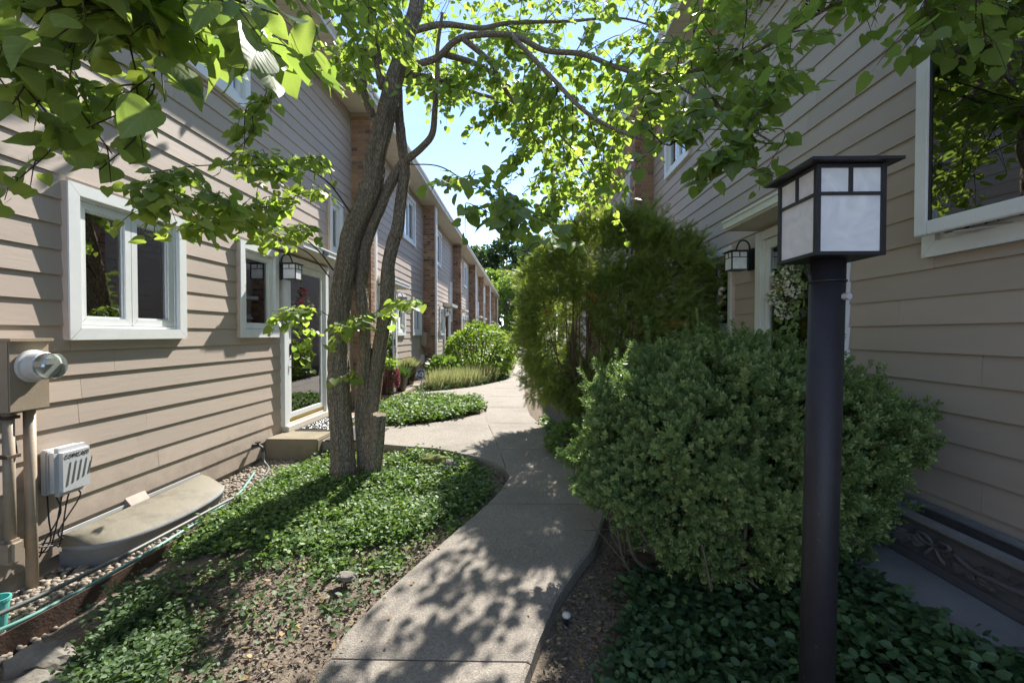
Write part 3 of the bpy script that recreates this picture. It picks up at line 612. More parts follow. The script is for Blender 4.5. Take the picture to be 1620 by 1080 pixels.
PIERS = [7.88,13.6,19.4,25.2,30.6,36.4,42.1,47.4]
left_labels = [('near townhouse on the sunny side, with electric meter, casement window and white storm door', None),
   ('second townhouse on the sunny side, dark glazed pots standing on its doorstep', None),
   ('third townhouse on the sunny side, behind the round green bush', None)]
units = []
for k in range(8):
    y0 = -3.0 if k == 0 else PIERS[k-1]+.30; y1 = PIERS[k]
    lab, grp = left_labels[k] if k < 3 else (('fourth','fifth','sixth','seventh','eighth')[k-3]+' townhouse along the sunny row, counting from the electric meter', 'far townhouses of the sunny row')
    u = empty('townhouse', (-3.0, y0, 0), lab, 'townhouse', grp); units.append(u)
    if k % 2 == 0: F = lambda q, k=k: q + 11.55*(k//2)
    else: F = lambda q, k=k: 16.1 - q + 11.55*(k//2)
    det = k < 2; ops = []
    ops.append(window(LEFT, u, F(2.89), F(3.92), 1.46, 2.495, 2, 'half' if k else None, detail=det))
    ops.append(window(LEFT, u, F(4.69), F(5.435), 1.46, 2.485, 1, None, detail=det))
    ops.append(window(LEFT, u, F(3.6), F(4.89), 3.88, 5.10, 2, 'full', detail=det))
    ops.append(window(LEFT, u, F(6.93), F(7.42), 2.0 if k else 2.72, 3.62, 1, 'full', detail=det))
    ops.append(door(LEFT, u, F(5.53), F(6.82), det, k % 2 == 0))
    canopy(LEFT, u, F(5.47), F(6.88))
    siding(LEFT, u, y0, y1, ops, k < 2)
    shell(LEFT, u, y0, y1); eaves(LEFT, u, y0, y1+.30)
    pier(LEFT, u, y1, mode='single' if k == 0 else 'joined' if k < 5 else 'joined', spout=(k % 2 == 1))
right_labels = [('near townhouse on the shaded side, with an opened tall window above the stone trough', None), ('shaded townhouse beyond the brick pier, rising behind the tall yew', None)]
RP = [8.3,14.0,19.8,25.6]
for k in range(4):
    y0 = -3.0 if k == 0 else RP[k-1]+.30; y1 = RP[k]
    lab, grp = right_labels[k] if k < 2 else (('third','fourth')[k-2]+' townhouse along the shaded row, counting from the black lamp post', 'far townhouses of the shaded row')
    u = empty('townhouse', (2.38, y0, 0), lab, 'townhouse', grp)
    if k % 2 == 0: F = lambda q, k=k: q + 11.5*(k//2)
    else: F = lambda q, k=k: 16.9 - q + 11.5*(k//2)
    det = k < 1; ops = []
    if k == 0: ops.append((1.62, 2.68, 1.98, 3.58)); right_house = u
    else: ops.append(window(RIGHT, u, F(1.6), F(2.72), 1.94, 3.62, 1, 'full', detail=det))
    ops.append(window(RIGHT, u, F(5.14), F(5.88), 1.46, 2.485, 1, None, detail=det))
    ops.append(window(RIGHT, u, F(6.5), F(7.57), 4.02, 5.15, 2, 'full', detail=det))
    ops.append(door(RIGHT, u, F(3.35), F(4.60), det, k % 2 == 1))
    canopy(RIGHT, u, F(3.25), F(4.66))
    siding(RIGHT, u, y0, y1, ops, k < 1)
    shell(RIGHT, u, y0, y1); eaves(RIGHT, u, y0, y1+.30)
    pier(RIGHT, u, y1, mode='joined', spout=(k % 2 == 1))
# the opened tall casement of the shaded house
S = RIGHT; u0, u1, v0, v1 = 1.58, 2.72, 1.94, 3.62
m = MB(); frame4(S, m, u0, u1, v0, v1, .085, .002, .055); frame4(S, m, u0+.087, u1-.087, v0+.087, v1-.087, .03, -.08, .03, 0)
win = m.build('window', 'trim', right_house); tag(win, 'tall window with its sash swung open')
ang = rad(4); hin = Vector((S.x(.058), u0+.02, 0)); sl = 1.045
def sw(u, w):  # sash coordinates: u along the sash from the hinge, w outward
    c, s_ = math.cos(ang), math.sin(ang); return (hin.x - (u*s_ + w*c), hin.y + u*c - w*s_)
def swbox(m, a, b, z0, z1, w0, w1):
    p = [sw(a,w0), sw(b,w0), sw(b,w1), sw(a,w1)]; m.add([(x,y,z0) for x,y in p]+[(x,y,z1) for x,y in p], [(3,2,1,0),(4,5,6,7),(0,1,5,4),(1,2,6,5),(2,3,7,6),(3,0,4,7)])
zb, zt = 2.045, 3.60
m = MB(); swbox(m, 0, .075, zb, zt, 0, .04); swbox(m, sl-.075, sl, zb, zt, 0, .04); swbox(m, .0755, sl-.0755, zb, zb+.075, 0, .039); swbox(m, .0755, sl-.0755, zt-.075, zt, 0, .039)
m.build('sash', 'trim', win, bevel=.005)
m = MB(); swbox(m, .07, sl-.07, zb+.07, zt-.07, .018, .024); m.build('pane', 'glass', win)
for a_, b_ in ((.076,.088),(sl-.088,sl-.076)): m = MB(); swbox(m, a_, b_, zb+.076, zt-.076, .012, .03); m.build('gasket', 'rubber', win)
m = MB(); y = 1.75; kk = 0
while y < 2.6:
    a_ = .35*math.sin(kk*2.3); dx = .04*math.sin(a_); m.add([(S.x(-.14)-dx,y,2.05),(S.x(-.14)+dx,y+.075,2.05),(S.x(-.14)+dx,y+.075,3.55),(S.x(-.14)-dx,y,3.55)], [(0,1,2,3)]); y += .085 if kk != 4 else .30; kk += 1
m.build('blind', 'blinds', win)
m = MB(); m.tube([(S.x(.03),2.25,2.03),(S.x(.12),2.45,2.035)], .008, 6); m.build('stay_arm', 'grey_plastic', win)

# ------------------------------------------------------------------ doorsteps
def step(label, x0, x1, y0, y1, z0, z1, m_, grp=None):
    m = MB(); m.box(x0, x1, y0, y1, z0, z1); o = m.build('concrete_step', m_, bevel=.014); return tag(o, label, 'doorstep', grp)
step('weathered tan concrete step under the near white storm door', -2.985, -2.36, 5.17, 6.95, -.1, .285, 'concrete_step')
step('concrete step carrying the dark glazed pots', -2.985, -2.36, 8.55, 10.75, .05, .33, 'concrete_step')
step('grey concrete landing below the stone trough by the shaded door', 1.74, 2.385, 1.79, 4.75, -.1, .28, 'slab_grey')
def mat_rug(x0, x1, y0, y1, z, label):
    m = MB(); m.box(x0, x1, y0, y1, z, z+.010)
    t = m.build('doormat', 'rubber', bevel=.003); tag(t, label, 'doormat'); m = MB(); mm = random.Random(3)
    for i in range(16):
        for j in range(26):
            cx, cy_ = x0+.05+(x1-x0-.1)*(i+.5)/16, y0+.05+(y1-y0-.1)*(j+.5)/26; a = mm.uniform(0, 3.14); r = .03
            m.tube([(cx-r*math.cos(a),cy_-r*math.sin(a),z+.009),(cx,cy_,z+.016),(cx+r*math.cos(a+.8),cy_+r*math.sin(a+.8),z+.009)], .008, 5)
    tag(m.build('scroll_relief', 'black_metal', t), kind='stuff')
mat_rug(-2.86, -2.40, 5.62, 6.55, .286, 'black rubber scrollwork doormat at the near white storm door')
m = MB(); m.box(-2.31,-1.76,5.24,5.94,hz(5.3),hz(5.3)+.016); tag(m.build('doormat', 'rubber', bevel=.003), 'dark mat lying on the path beside the tree trunk', 'doormat')
m = MB(); m.box(-2.88,-2.5,9.3,10.3,.331,.343); tag(m.build('doormat', 'rubber', bevel=.003), 'flat grey mat between the dark glazed pots', 'doormat')

# ------------------------------------------------------------------ lanterns
def lantern_box(name_parent, c, s, z0, z1, roof_over, parent):
    """square cage with four opal faces, two small panes over one large; parts of `parent`"""
    cx, cy_ = c; h = s/2; b = s*.052; zm = z0+(z1-z0)*.655
    m = MB()
    for sx in (-1,1):
        for sy in (-1,1): m.box(*sorted((cx+sx*h, cx+sx*(h-b*1.3))), *sorted((cy_+sy*h, cy_+sy*(h-b*1.3))), z0, z1)
    for (za, zb_) in ((z0, z0+b*1.1),(zm, zm+b),(z1-b*1.1, z1)):
        e = .0006
        for sx in (-1,1): m.box(*sorted((cx+sx*(h-e), cx+sx*(h-b))), cy_-h+b*1.3, cy_+h-b*1.3, za+e, zb_-e)
        for sy in (-1,1): m.box(cx-h+b*1.3, cx+h-b*1.3, *sorted((cy_+sy*(h-e), cy_+sy*(h-b))), za+e, zb_-e)
    for sx in (-1,1): m.box(*sorted((cx+sx*(h-.001), cx+sx*(h-b))), cy_-b*.5, cy_+b*.5, zm+b, z1-b*1.1)
    for sy in (-1,1): m.box(cx-b*.5, cx+b*.5, *sorted((cy_+sy*(h-.001), cy_+sy*(h-b))), zm+b, z1-b*1.1)
    m.box(cx-h+b, cx+h-b, cy_-h+b, cy_+h-b, z0+.001, z0+b*.8)
    m.build('cage', 'black_metal', parent)
    g_ = b*.62
    for sx in (-1,1):
        xx = sorted((cx+sx*(h-g_), cx+sx*(h-g_-.003)))
        for (ya, yb, za, zb_) in ((-h+b,h-b,z0+b,zm+.002),(-h+b,-b*.4,zm+b-.002,z1-b),(b*.4,h-b,zm+b-.002,z1-b)):
            p = MB(); p.box(*xx, cy_+ya, cy_+yb, za, zb_); p.build('pane', 'opal', parent)
            p = MB(); p.box(cx+ya, cx+yb, *sorted((cy_+sx*(h-g_), cy_+sx*(h-g_-.003))), za, zb_); p.build('pane', 'opal', parent)
    m = MB(); r = h+roof_over; t = s*.05
    m.box(cx-r, cx+r, cy_-r, cy_+r, z1+t*.15, z1+t); m.add([(cx-r,cy_-r,z1+t),(cx+r,cy_-r,z1+t),(cx+r,cy_+r,z1+t),(cx-r,cy_+r,z1+t),(cx,cy_,z1+t*2.6)], [(0,1,4),(1,2,4),(2,3,4),(3,0,4)])
    m.build('roof', 'black_metal', parent)
lp = empty('lamp_post', (.985,1.5,0), 'tall black lamp post with a square white-paned lantern on top', 'lamp post')
LPC = (.988, 1.503)
lantern_box('lamp', LPC, .208, 1.738, 2.012, .03, lp)
m = MB(); m.tube([(.960,1.503,-.1),(LPC[0],1.503,1.737)], .0505, 28); m.build('post', 'post_metal', lp, smooth=True)
m = MB(); m.lathe([(.0515,0),(.0545,.002),(.0545,.006),(.0515,.008)], (LPC[0]-.001,1.503,1.665), 28); m.build('collar', 'black_metal', lp, smooth=True)
m = MB(); m.tube([(LPC[0]+.02,1.46,1.617),(LPC[0]+.026,1.438,1.617)], .011, 6); m.build('bolt', 'grey_plastic', lp)
def wall_lantern(S, u, z, s, label, grp=None):
    t = empty('wall_lantern', (S.x(.03), u, z), label, 'wall lantern', grp)
    cx = S.x(.19)
    lantern_box('lantern', (cx, u), s, z-s*.62, z+s*.52, s*.1, t)
    m = MB(); S.box(m, u-.055, u+.055, z-.10, z+.12, .024, .05); m.build('backplate', 'black_metal', t, bevel=.004)
    pts = [Vector((S.x(.05), u, z+.06)), Vector((S.x(.06), u, z+.16)), Vector((S.x(.10), u, z+.205)), Vector((S.x(.155), u, z+.195)), Vector((cx, u, z+s*.52+.03)), Vector((cx, u, z+s*.52))]
    m = MB(); m.tube(catmull(pts, 5), .009, 8); m.build('arm', 'black_metal', t, smooth=True)
wall_lantern(LEFT, 5.50, 2.26, .165, 'black wall lantern beside the near white storm door on the sunny wall')
wall_lantern(RIGHT, 4.74, 2.25, .165, 'black wall lantern on the shaded wall beside the door with the white wreath')
wall_lantern(LEFT, 10.6, 2.26, .165, 'black wall lantern beside the door with the dark pots')
wall_lantern(LEFT, 17.0, 2.26, .165, 'small wall lantern above the round green bush')

# ------------------------------------------------------------------ redbud tree over the path
tree = empty('redbud_tree', (-1.74,4.4,0), 'multi-stemmed shade tree with heart-shaped leaves growing in the bed by the path', 'tree')
def poly3(L): return [hY(*p) for p in L]
trunk = MB()
main = [(547,800,4.42),(545,765,4.42),(542,715,4.42),(537,640,4.42),(536,560,4.42),(538,480,4.42),(546,425,4.42),(557,370,4.42),(574,330,4.41),(588,290,4.40),(594,250,4.38),(603,210,4.36),(613,175,4.35),(622,136,4.34),(633,97,4.33),(644,58,4.32),(656,19,4.31),(668,-40,4.35),(690,-130,4.5),(700,-220,4.8)]
mr = [.135,.118,.108,.102,.098,.094,.094,.094,.094,.093,.092,.090,.086,.080,.073,.067,.06,.052,.04,.025]
c = catmull(poly3(main), 6); limb_main = c; cf = catmull(poly3(main), 22); trunk.tube(cf, interp(mr, len(cf)), 84, rough=.10, seed=1, bark=.011)
s2 = [(582,755,4.6),(577,700,4.58),(574,640,4.56),(577,570,4.55),(576,520,4.54),(573,480,4.53),(570,450,4.52),(573,420,4.5),(578,390,4.5),(588,360,4.5),(603,325,4.5),(617,292,4.5),(632,264,4.5)]
c = catmull(poly3(s2), 22); trunk.tube(c, interp([.09,.082,.074,.068,.064,.062,.060,.058,.057,.055,.052,.049,.045], len(c)), 64, rough=.12, seed=5, bark=.009)
s3 = [(592,745,4.62),(586,690,4.62),(588,640,4.6),(597,575,4.58),(604,530,4.57),(611,487,4.56),(613,453,4.55),(615,418,4.54),(622,386,4.53),(630,358,4.52),(633,330,4.51),(639,285,4.5),(640,257,4.5),(637,233,4.5),(632,187,4.5),(629,136,4.5),(632,90,4.55),(650,20,4.7),(690,-80,5.0)]
c = catmull(poly3(s3), 22); trunk.tube(c, interp([.09,.082,.074,.07,.068,.066,.07,.064,.062,.056,.053,.053,.056,.045,.040,.038,.036,.03,.02], len(c)), 64, rough=.13, seed=9, bark=.009)
limbs = []
def limb(L, r0, r1, n=9):
    c = catmull(poly3(L), 5); trunk.tube(c, interp([r0, (r0+r1)*.55, r1], len(c)), n, rough=.08, seed=len(limbs)); limbs.append(c); return c
limb([(632,262,4.5),(649,249,4.45),(668,233,4.4),(684,212,4.35),(688,175,4.3),(692,117,4.25),(692,78,4.2),(700,20,4.1)], .040, .014)
limb([(590,187,4.36),(579,155,4.3),(575,132,4.28),(583,97,4.25),(587,70,4.2),(590,20,4.1),(560,-40,3.8)], .04, .02)
limb([(606,140,4.34),(596,85,4.3),(590,55,4.2),(570,0,4.0)], .045, .025)
LA = limb([(636,118,4.33),(660,103,4.25),(693,91,4.2),(731,60,4.1),(809,56,4.1),(861,80,4.1),(922,86,4.0),(973,106,3.9),(1030,119,3.7),(1110,110,3.4),(1190,85,3.0),(1280,30,2.6),(1380,-20,2.2),(1500,-40,1.9)], .034, .004)
limb([(650,50,4.32),(701,39,4.4),(760,45,4.7),(805,37,5.0),(900,34,5.6),(990,30,6.0),(1080,60,6.3)], .032, .008)
limb([(731,60,4.1),(775,98,4.2),(792,130,4.3),(826,182,4.5),(852,229,4.7),(878,281,4.9)], .028, .006)
limb([(700,85,4.2),(770,110,4.8),(840,170,5.6),(905,235,6.4),(940,290,6.9)], .03, .007)
limb([(640,118,4.33),(690,125,4.6),(760,150,5.2),(830,165,6.0),(880,190,6.8)], .03, .007)
limb([(809,56,4.1),(870,120,3.6),(930,180,3.2),(1000,215,2.9),(1060,230,2.7)], .022, .005)
limb([(560,-40,3.8),(470,-50,3.2),(400,25,2.6),(340,40,2.1),(270,50,1.7),(180,0,1.45)], .03, .006)
limb([(570,0,4.0),(500,-60,3.2),(420,-120,2.4),(260,-150,1.7),(100,-120,1.35)], .028, .006)
limb([(1030,119,3.7),(1120,160,3.0),(1180,200,2.6),(1230,230,2.4)], .014, .004)
limb([(668,-40,4.35),(760,-60,4.8),(860,-60,5.6),(960,-40,6.4),(1040,20,7.0)], .035, .008)
limb([(690,-130,4.5),(800,-180,4.6),(950,-200,4.6),(1100,-180,4.2),(1250,-140,3.6)], .035, .008)
limb([(690,-130,4.5),(640,-170,5.3),(600,-120,6.2),(570,-60,7.0)], .03, .008)
trunk.build('trunk', 'bark', tree, smooth=True)
# cut stump at the foot of the tree
m = MB(); a = hY(592,735,4.42); b = hY(600,655,4.36); m.tube([a+Vector((-.02,0,-.1)), a, (a+b)/2, b], [.085,.075,.068,.066], 30, rough=.2, seed=21, bark=.008); m.build('cut_stump', 'bark', tree, smooth=False)

twig = MB(); LP_, LD, LN, LS = [], [], [], []
allnodes = [p for c in limbs for p in c[2:]] + limb_main[70:]
def leaf_at(p, d, size):
    """heart leaf hung on its stalk: blade axis leans out and down, face turned mostly up"""
    dn = Vector((d.x, d.y, 0)); dn = dn.normalized() if dn.length > .01 else Vector((random.uniform(-1,1), random.uniform(-1,1), 0)).normalized()
    ax = (dn*random.uniform(.35,1) + Vector((random.gauss(0,.35), random.gauss(0,.35), random.uniform(-1.0,-.05)))).normalized()
    up = (Vector((0,0,1)) + Vector((random.gauss(0,.5), random.gauss(0,.5), 0)) + dn*.35).normalized()
    sz = size*random.uniform(.5,1.18); LP_.append(p + ax*sz*.30); LD.append(ax); LN.append(up); LS.append(sz)
def spray(target, base=None, size=.085, side=5, nper=6, r=.005, length=None, spread=.34):
    if base is None: base = min(allnodes, key=lambda q: (q-target).length + max(0, target.z-q.z)*.5)
    mid = (base+target)/2 + Vector((random.gauss(0,.08), random.gauss(0,.08), .10*(target-base).length+random.uniform(0,.06)))
    c = catmull([base, mid, target], 6); twig.tube(c, interp([r, .0022], len(c)), 5, caps=False)
    L_ = (target-base).length; n0 = 1 if L_ < .7 else int(len(c)*.45)
    for i in range(n0, len(c)):
        d = (c[min(i+1,len(c)-1)]-c[i-1]).normalized(); s_ = Vector((-d.y, d.x, 0))*(1 if i%2 else -1)
        if random.random() < .8: leaf_at(c[i]+s_*.02, s_*.8+d, size)
    for k in range(side):
        i = random.randint(n0, len(c)-1); d = (c[min(i+1,len(c)-1)]-c[max(i-1,0)]).normalized(); sg = 1 if k%2 else -1
        e = (d*random.uniform(.3,1) + Vector((-d.y,d.x,0))*sg*random.uniform(.5,1.1) + Vector((0,0,random.uniform(-.45,.2)))).normalized()*spread*random.uniform(.6,1.2)
        st = c[i]; q = [st, st+e*.5+Vector((0,0,.02)), st+e+Vector((0,0,-.03))]; cc = catmull(q, 4); twig.tube(cc, interp([.0028,.0014], len(cc)), 4, caps=False)
        for j in range(1, nper+1):
            t = j/nper; p = cc[min(len(cc)-1, int(t*(len(cc)-1)))]; dd = e.normalized(); s_ = Vector((-dd.y,dd.x,0))*(1 if j%2 else -1)
            leaf_at(p+s_*.018, s_*.9+dd*(.6 if j < nper else 2), size)
def region(x0, x1, y0, y1, ya, yb, n, **k):
    for i in range(n): spray(hY(random.uniform(x0,x1), random.uniform(y0,y1), random.uniform(ya,yb)), **k)
region(640,1010,-60,200,3.9,5.9,46)
region(790,985,170,330,3.8,5.6,26)
region(640,800,95,175,4.2,6.5,9, side=4, nper=5)
region(940,1260,-40,190,2.8,5.0,25)
region(1020,1230,120,225,2.2,3.0,7, side=3)
region(455,640,-30,120,3.0,5.4,24)
region(0,480,-110,40,.98,1.35,16, side=3, nper=4, spread=.22, size=.105)
region(0,260,20,90,1.1,1.5,4, side=2, nper=4, spread=.2)
region(1250,1620,-90,50,1.7,2.6,13, side=3, nper=4, spread=.25)
region(1440,1600,40,105,1.75,2.0,4, side=2, nper=4, spread=.2)
for i in range(16): spray(Vector((random.uniform(-2.2,1.7), random.uniform(3.0,6.5), random.uniform(4.6,6.2))))
for i in range(11): spray(Vector((random.uniform(-.2,1.9), random.uniform(4.8,8.0), random.uniform(3.2,4.8))))
region(170,450,10,110,1.15,1.6,9, side=3, nper=4, spread=.2, size=.10)
# strands the photograph shows one by one
def strand(L, r=.006, size=.085, side=5, nper=5, spread=.26, start=.3):
    c = catmull(poly3(L), 6); twig.tube(c, interp([r,.002], len(c)), 6, caps=False); k0 = int(len(c)*start)
    for i in range(k0, len(c)):
        d = (c[min(i+1,len(c)-1)]-c[max(i-1,0)]).normalized(); s_ = Vector((-d.y,d.x,0))*(1 if i%2 else -1)
        if random.random() < .7: leaf_at(c[i]+s_*.02, s_+d*.5, size)
    for k in range(side):
        i = random.randint(k0, len(c)-1); b = c[i]; d = (c[min(i+1,len(c)-1)]-c[max(i-1,0)]).normalized(); e = (d*.7+Vector((-d.y,d.x,0))*random.choice((-1,1))*.8+Vector((0,0,random.uniform(-.5,.1)))).normalized()
        spray(b+e*random.uniform(.12,.34), b, size, 2, nper, .003, spread=spread*.6)
strand([(560,345,4.4),(520,290,4.1),(470,262,3.7),(400,262,3.2),(320,262,2.8),(225,275,2.5)], .008, .088, 10, 5)
strand([(527,427,4.35),(505,398,4.1),(470,370,3.8),(400,345,3.3),(330,320,2.8),(250,318,2.55)], .008, .085, 14, 5)
strand([(521,438,4.35),(487,400,4.1),(440,380,3.8),(390,365,3.4),(330,345,2.9)], .007, .085, 8, 5)
strand([(545,330,4.4),(520,310,4.3),(480,305,4.1),(440,330,3.9)], .005, .085, 5, 5)
strand([(521,500,4.32),(500,490,4.25),(470,492,4.2),(430,492,4.1)], .004, .085, 5, 3, .2, .1)
strand([(480,495,4.2),(478,520,4.2),(482,545,4.2)], .003, .085, 2, 2, .15, .1)
strand([(590,500,4.35),(600,490,4.25),(625,482,4.15),(640,485,4.1)], .004, .09, 3, 3, .18, .1)
strand([(560,520,4.3),(555,510,4.2),(545,515,4.15)], .004, .09, 3, 3, .18, .1)
strand([(556,600,4.3),(560,596,4.25),(566,598,4.2)], .003, .085, 1, 2, .12, .1)
strand([(645,260,4.4),(690,262,3.6),(730,282,3.0),(770,305,2.8),(810,325,2.7),(850,345,2.6)], .006, .085, 7, 4, .22, .35)
strand([(820,330,2.7),(800,350,2.65),(790,345,2.6)], .004, .085, 3, 4, .2, .1)
strand([(878,281,4.9),(885,310,4.6),(870,330,4.5)], .005, .085, 7, 5, .25, .1)
strand([(940,290,6.9),(915,310,6.2),(890,300,6.0)], .005, .09, 8, 5, .25, .1)
strand([(1090,110,3.4),(1140,170,2.7),(1160,230,2.4),(1150,260,2.3)], .005, .085, 5, 4, .2, .3)
strand([(1230,230,2.4),(1180,215,2.4),(1210,160,2.4)], .004, .085, 4, 4, .2, .1)
strand([(440,60,3.0),(420,150,2.9),(395,190,2.8)], .004, .085, 4, 3, .2, .4)
strand([(180,0,1.45),(120,80,1.4),(60,110,1.38),(20,165,1.36)], .006, .085, 5, 3, .18, .2)
strand([(260,50,1.7),(245,110,1.6),(200,150,1.55)], .004, .08, 3, 3, .16, .3)
strand([(530,300,4.4),(515,260,4.2),(490,255,4.0)], .004, .085, 3, 3, .2, .2)
twig.build('twigs', 'twig', tree)
LP_ = np.array([tuple(p) for p in LP_]); LD = np.array([tuple(p) for p in LD]); LN = np.array([tuple(p) for p in LN]); LS = np.array(LS)
dist = np.linalg.norm(LP_-np.array(CAM), axis=1); keep = dist > .85
LP_, LD, LN, LS, dist = LP_[keep], LD[keep], LN[keep], LS[keep], dist[keep]
inv = _R.transposed(); cp_ = (np.array(inv) @ (LP_-np.array(CAM)).T).T
inview = (cp_[:,2] < -.3) & (np.abs(cp_[:,0]/-cp_[:,2]) < 1.15) & (np.abs(cp_[:,1]/-cp_[:,2]) < .78)
score = np.where(inview, LS/dist, 0); order = np.argsort(-score); big = order[:300]; rest = order[300:]
leaves('foliage', LP_[rest], LD[rest], LN[rest], LS[rest], HEART, 'redbud_leaf', tree, width=.98)
# the 300 leaves that show largest are pieces of their own, with a finer heart outline
def heart_mesh(curl, fold):
    hw = [(0,.0),(-.03,.12),(-.03,.24),(.02,.36),(.12,.45),(.26,.495),(.42,.475),(.58,.40),(.74,.27),(.88,.12),(1.0,0)]
    m = MB(); k = len(hw); V = []
    for (u, v) in hw:
        for s_ in (-1,-.5,0,.5,1):
            uu = u + (.10 if s_ == 0 and u < .1 else 0)*(1-u/.1 if u < .1 else 0)
            V.append((uu, v*s_, fold*abs(v*s_)**1.3*1.6 - curl*u*u + .02*math.sin(u*9+s_*3)*abs(s_)))
    F_ = [(i*5+j, i*5+j+1, (i+1)*5+j+1, (i+1)*5+j) for i in range(k-1) for j in range(4)]
    m.add(V, F_); m.add([(-.38,.012,.10),(-.38,-.012,.10),(-.15,-.012,.03),(-.15,.012,.03),(.11,-.01,-.002),(.11,.01,-.002)], [(0,1,2,3),(3,2,4,5)]); me = bpy.data.meshes.new('leaf'); me.from_pydata(m.v, [], m.f); me.materials.append(M['redbud_leaf_near']); me.polygons.foreach_set('use_smooth', [True]*len(me.polygons)); return me
hearts = [heart_mesh(.12,.14), heart_mesh(.32,.28), heart_mesh(.05,.05), heart_mesh(.24,-.12), heart_mesh(.42,.40), heart_mesh(-.1,.2)]
crown = bpy.data.objects.get('twigs')
for i in big:
    D_ = Vector(LD[i]).normalized(); S_ = Vector(LN[i]).cross(D_).normalized(); U_ = D_.cross(S_)
    mt = Matrix((D_, S_, U_)).transposed().to_4x4()*1.0; mt.translation = Vector(LP_[i])
    o = bpy.data.objects.new('leaf', random.choice(hearts)); link(o, tree); o.matrix_parent_inverse = parent_inv(tree)
    o.matrix_basis = mt @ Matrix.Diagonal((LS[i], LS[i]*random.uniform(.88,1.02), LS[i], 1))

# ------------------------------------------------------------------ shrubs
BOXLEAF = (np.array([(0,0,0),(.5,.26,.06),(1,0,-.02),(.5,-.26,.06),(.55,0,0)], float), [(0,4,1),(4,2,1),(0,3,4),(4,3,2)])
BOXR = [rosette(4, BOXLEAF, 1.05, 3) for _ in range(6)]
def boxwood():
    t = empty('boxwood_shrub', (1.2,3.0,.05), 'big rounded green boxwood shrub bulging over the path behind the lamp post', 'shrub')
    n = 40000; P = []; D = []
    c = np.array((1.31,2.90,.735)); R = np.array((.91,.69,.70))
    while len(P) < n:
        d = rng.normal(size=3); d /= np.linalg.norm(d)
        if d[2] < -.96: continue
        lump = 1 + .20*noise.noise(Vector(d*2.3+Vector((1.3,.2,.9)))) + .17*noise.noise(Vector(d*5+Vector((4,1,7)))) + .12*noise.noise(Vector(d*11)) + .06*noise.noise(Vector(d*24))
        gap = noise.noise(Vector(d*6.0+Vector((9,2,3))))
        if gap < -.14 and rng.random() < .9: lump *= max(.62, .92+gap*.55)
        rr = lump*(1-abs(rng.normal()*.06)) if rng.random() < .8 else lump*rng.uniform(.6,.95)
        p = c + d*R*rr
        # squarer shoulders, tapering underneath
        if d[2] < 0: p[:2] = c[:2] + (p[:2]-c[:2])*(1-.16*d[2]**2)
        else: p[:2] = c[:2] + (p[:2]-c[:2])*(1+.13*d[2]*(1-d[2])*2)
        if p[0] > 2.33 or p[2] < .07: continue
        P.append(p); nn = d/R; nn /= np.linalg.norm(nn); dd = nn + rng.normal(size=3)*.45 + np.array((0,0,.35)); D.append(dd)
    for k in range(480):                                  # shoots that stand out of the clipped outline
        i = rng.integers(0, n); d = np.array(D[i]); d /= np.linalg.norm(d); d = d*.7 + np.array((rng.normal()*.25, rng.normal()*.25, .55)); L_ = rng.uniform(.05,.14)
        for j in range(5):
            p = P[i] + d*L_*(j+1)/5
            if p[0] < 2.33: P.append(p); D.append(d + rng.normal(size=3)*.15)
    n = len(P); P = np.array(P); D = np.array(D); idx = rng.integers(0, 6, n)
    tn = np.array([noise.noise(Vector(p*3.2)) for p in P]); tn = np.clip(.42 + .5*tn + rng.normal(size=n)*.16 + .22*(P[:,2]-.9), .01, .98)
    for q in range(6):
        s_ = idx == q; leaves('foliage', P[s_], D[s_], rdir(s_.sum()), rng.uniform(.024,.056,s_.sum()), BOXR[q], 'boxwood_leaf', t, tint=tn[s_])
    dead = rng.choice(n, 260, replace=False); leaves('dead_leaves', P[dead], D[dead], rdir(260), .028, OVAL, 'dry_leaf', t)
    m = MB()
    for k in range(70):
        a = random.uniform(0, 6.28); r = random.uniform(.1,.3); b = Vector((1.15+.2*math.cos(a), 2.9+.18*math.sin(a), .0)); e = Vector((1.3+.80*math.cos(a)*random.uniform(.6,1), 2.92+.58*math.sin(a)*random.uniform(.6,1), random.uniform(.35,1.2)))
        mid = b*.5+e*.5+Vector((.12*math.cos(a),.12*math.sin(a),-.12)); cc = catmull([b,mid,e],5); m.tube(cc, interp([.016,.005],len(cc)), 6, rough=.1)
        for j in range(4):
            q = cc[random.randint(5,len(cc)-1)]; m.tube([q, q+Vector((random.gauss(0,.12),random.gauss(-.05,.12),random.uniform(.0,.2)))], [.005,.002], 4)
    for (px, py, qx, qy) in ((1245,890,1310,905),(1300,915,1365,925),(1335,930,1380,950),(1165,915,1200,930),(1110,860,1125,935)):
        a = hY(px,py,2.38); b = hY(qx,qy,2.3); m.tube(catmull([a,(a+b)/2+Vector((0,0,.02)),b],3), .006, 5)
    m.build('stems', 'box_stem', t)
boxwood()
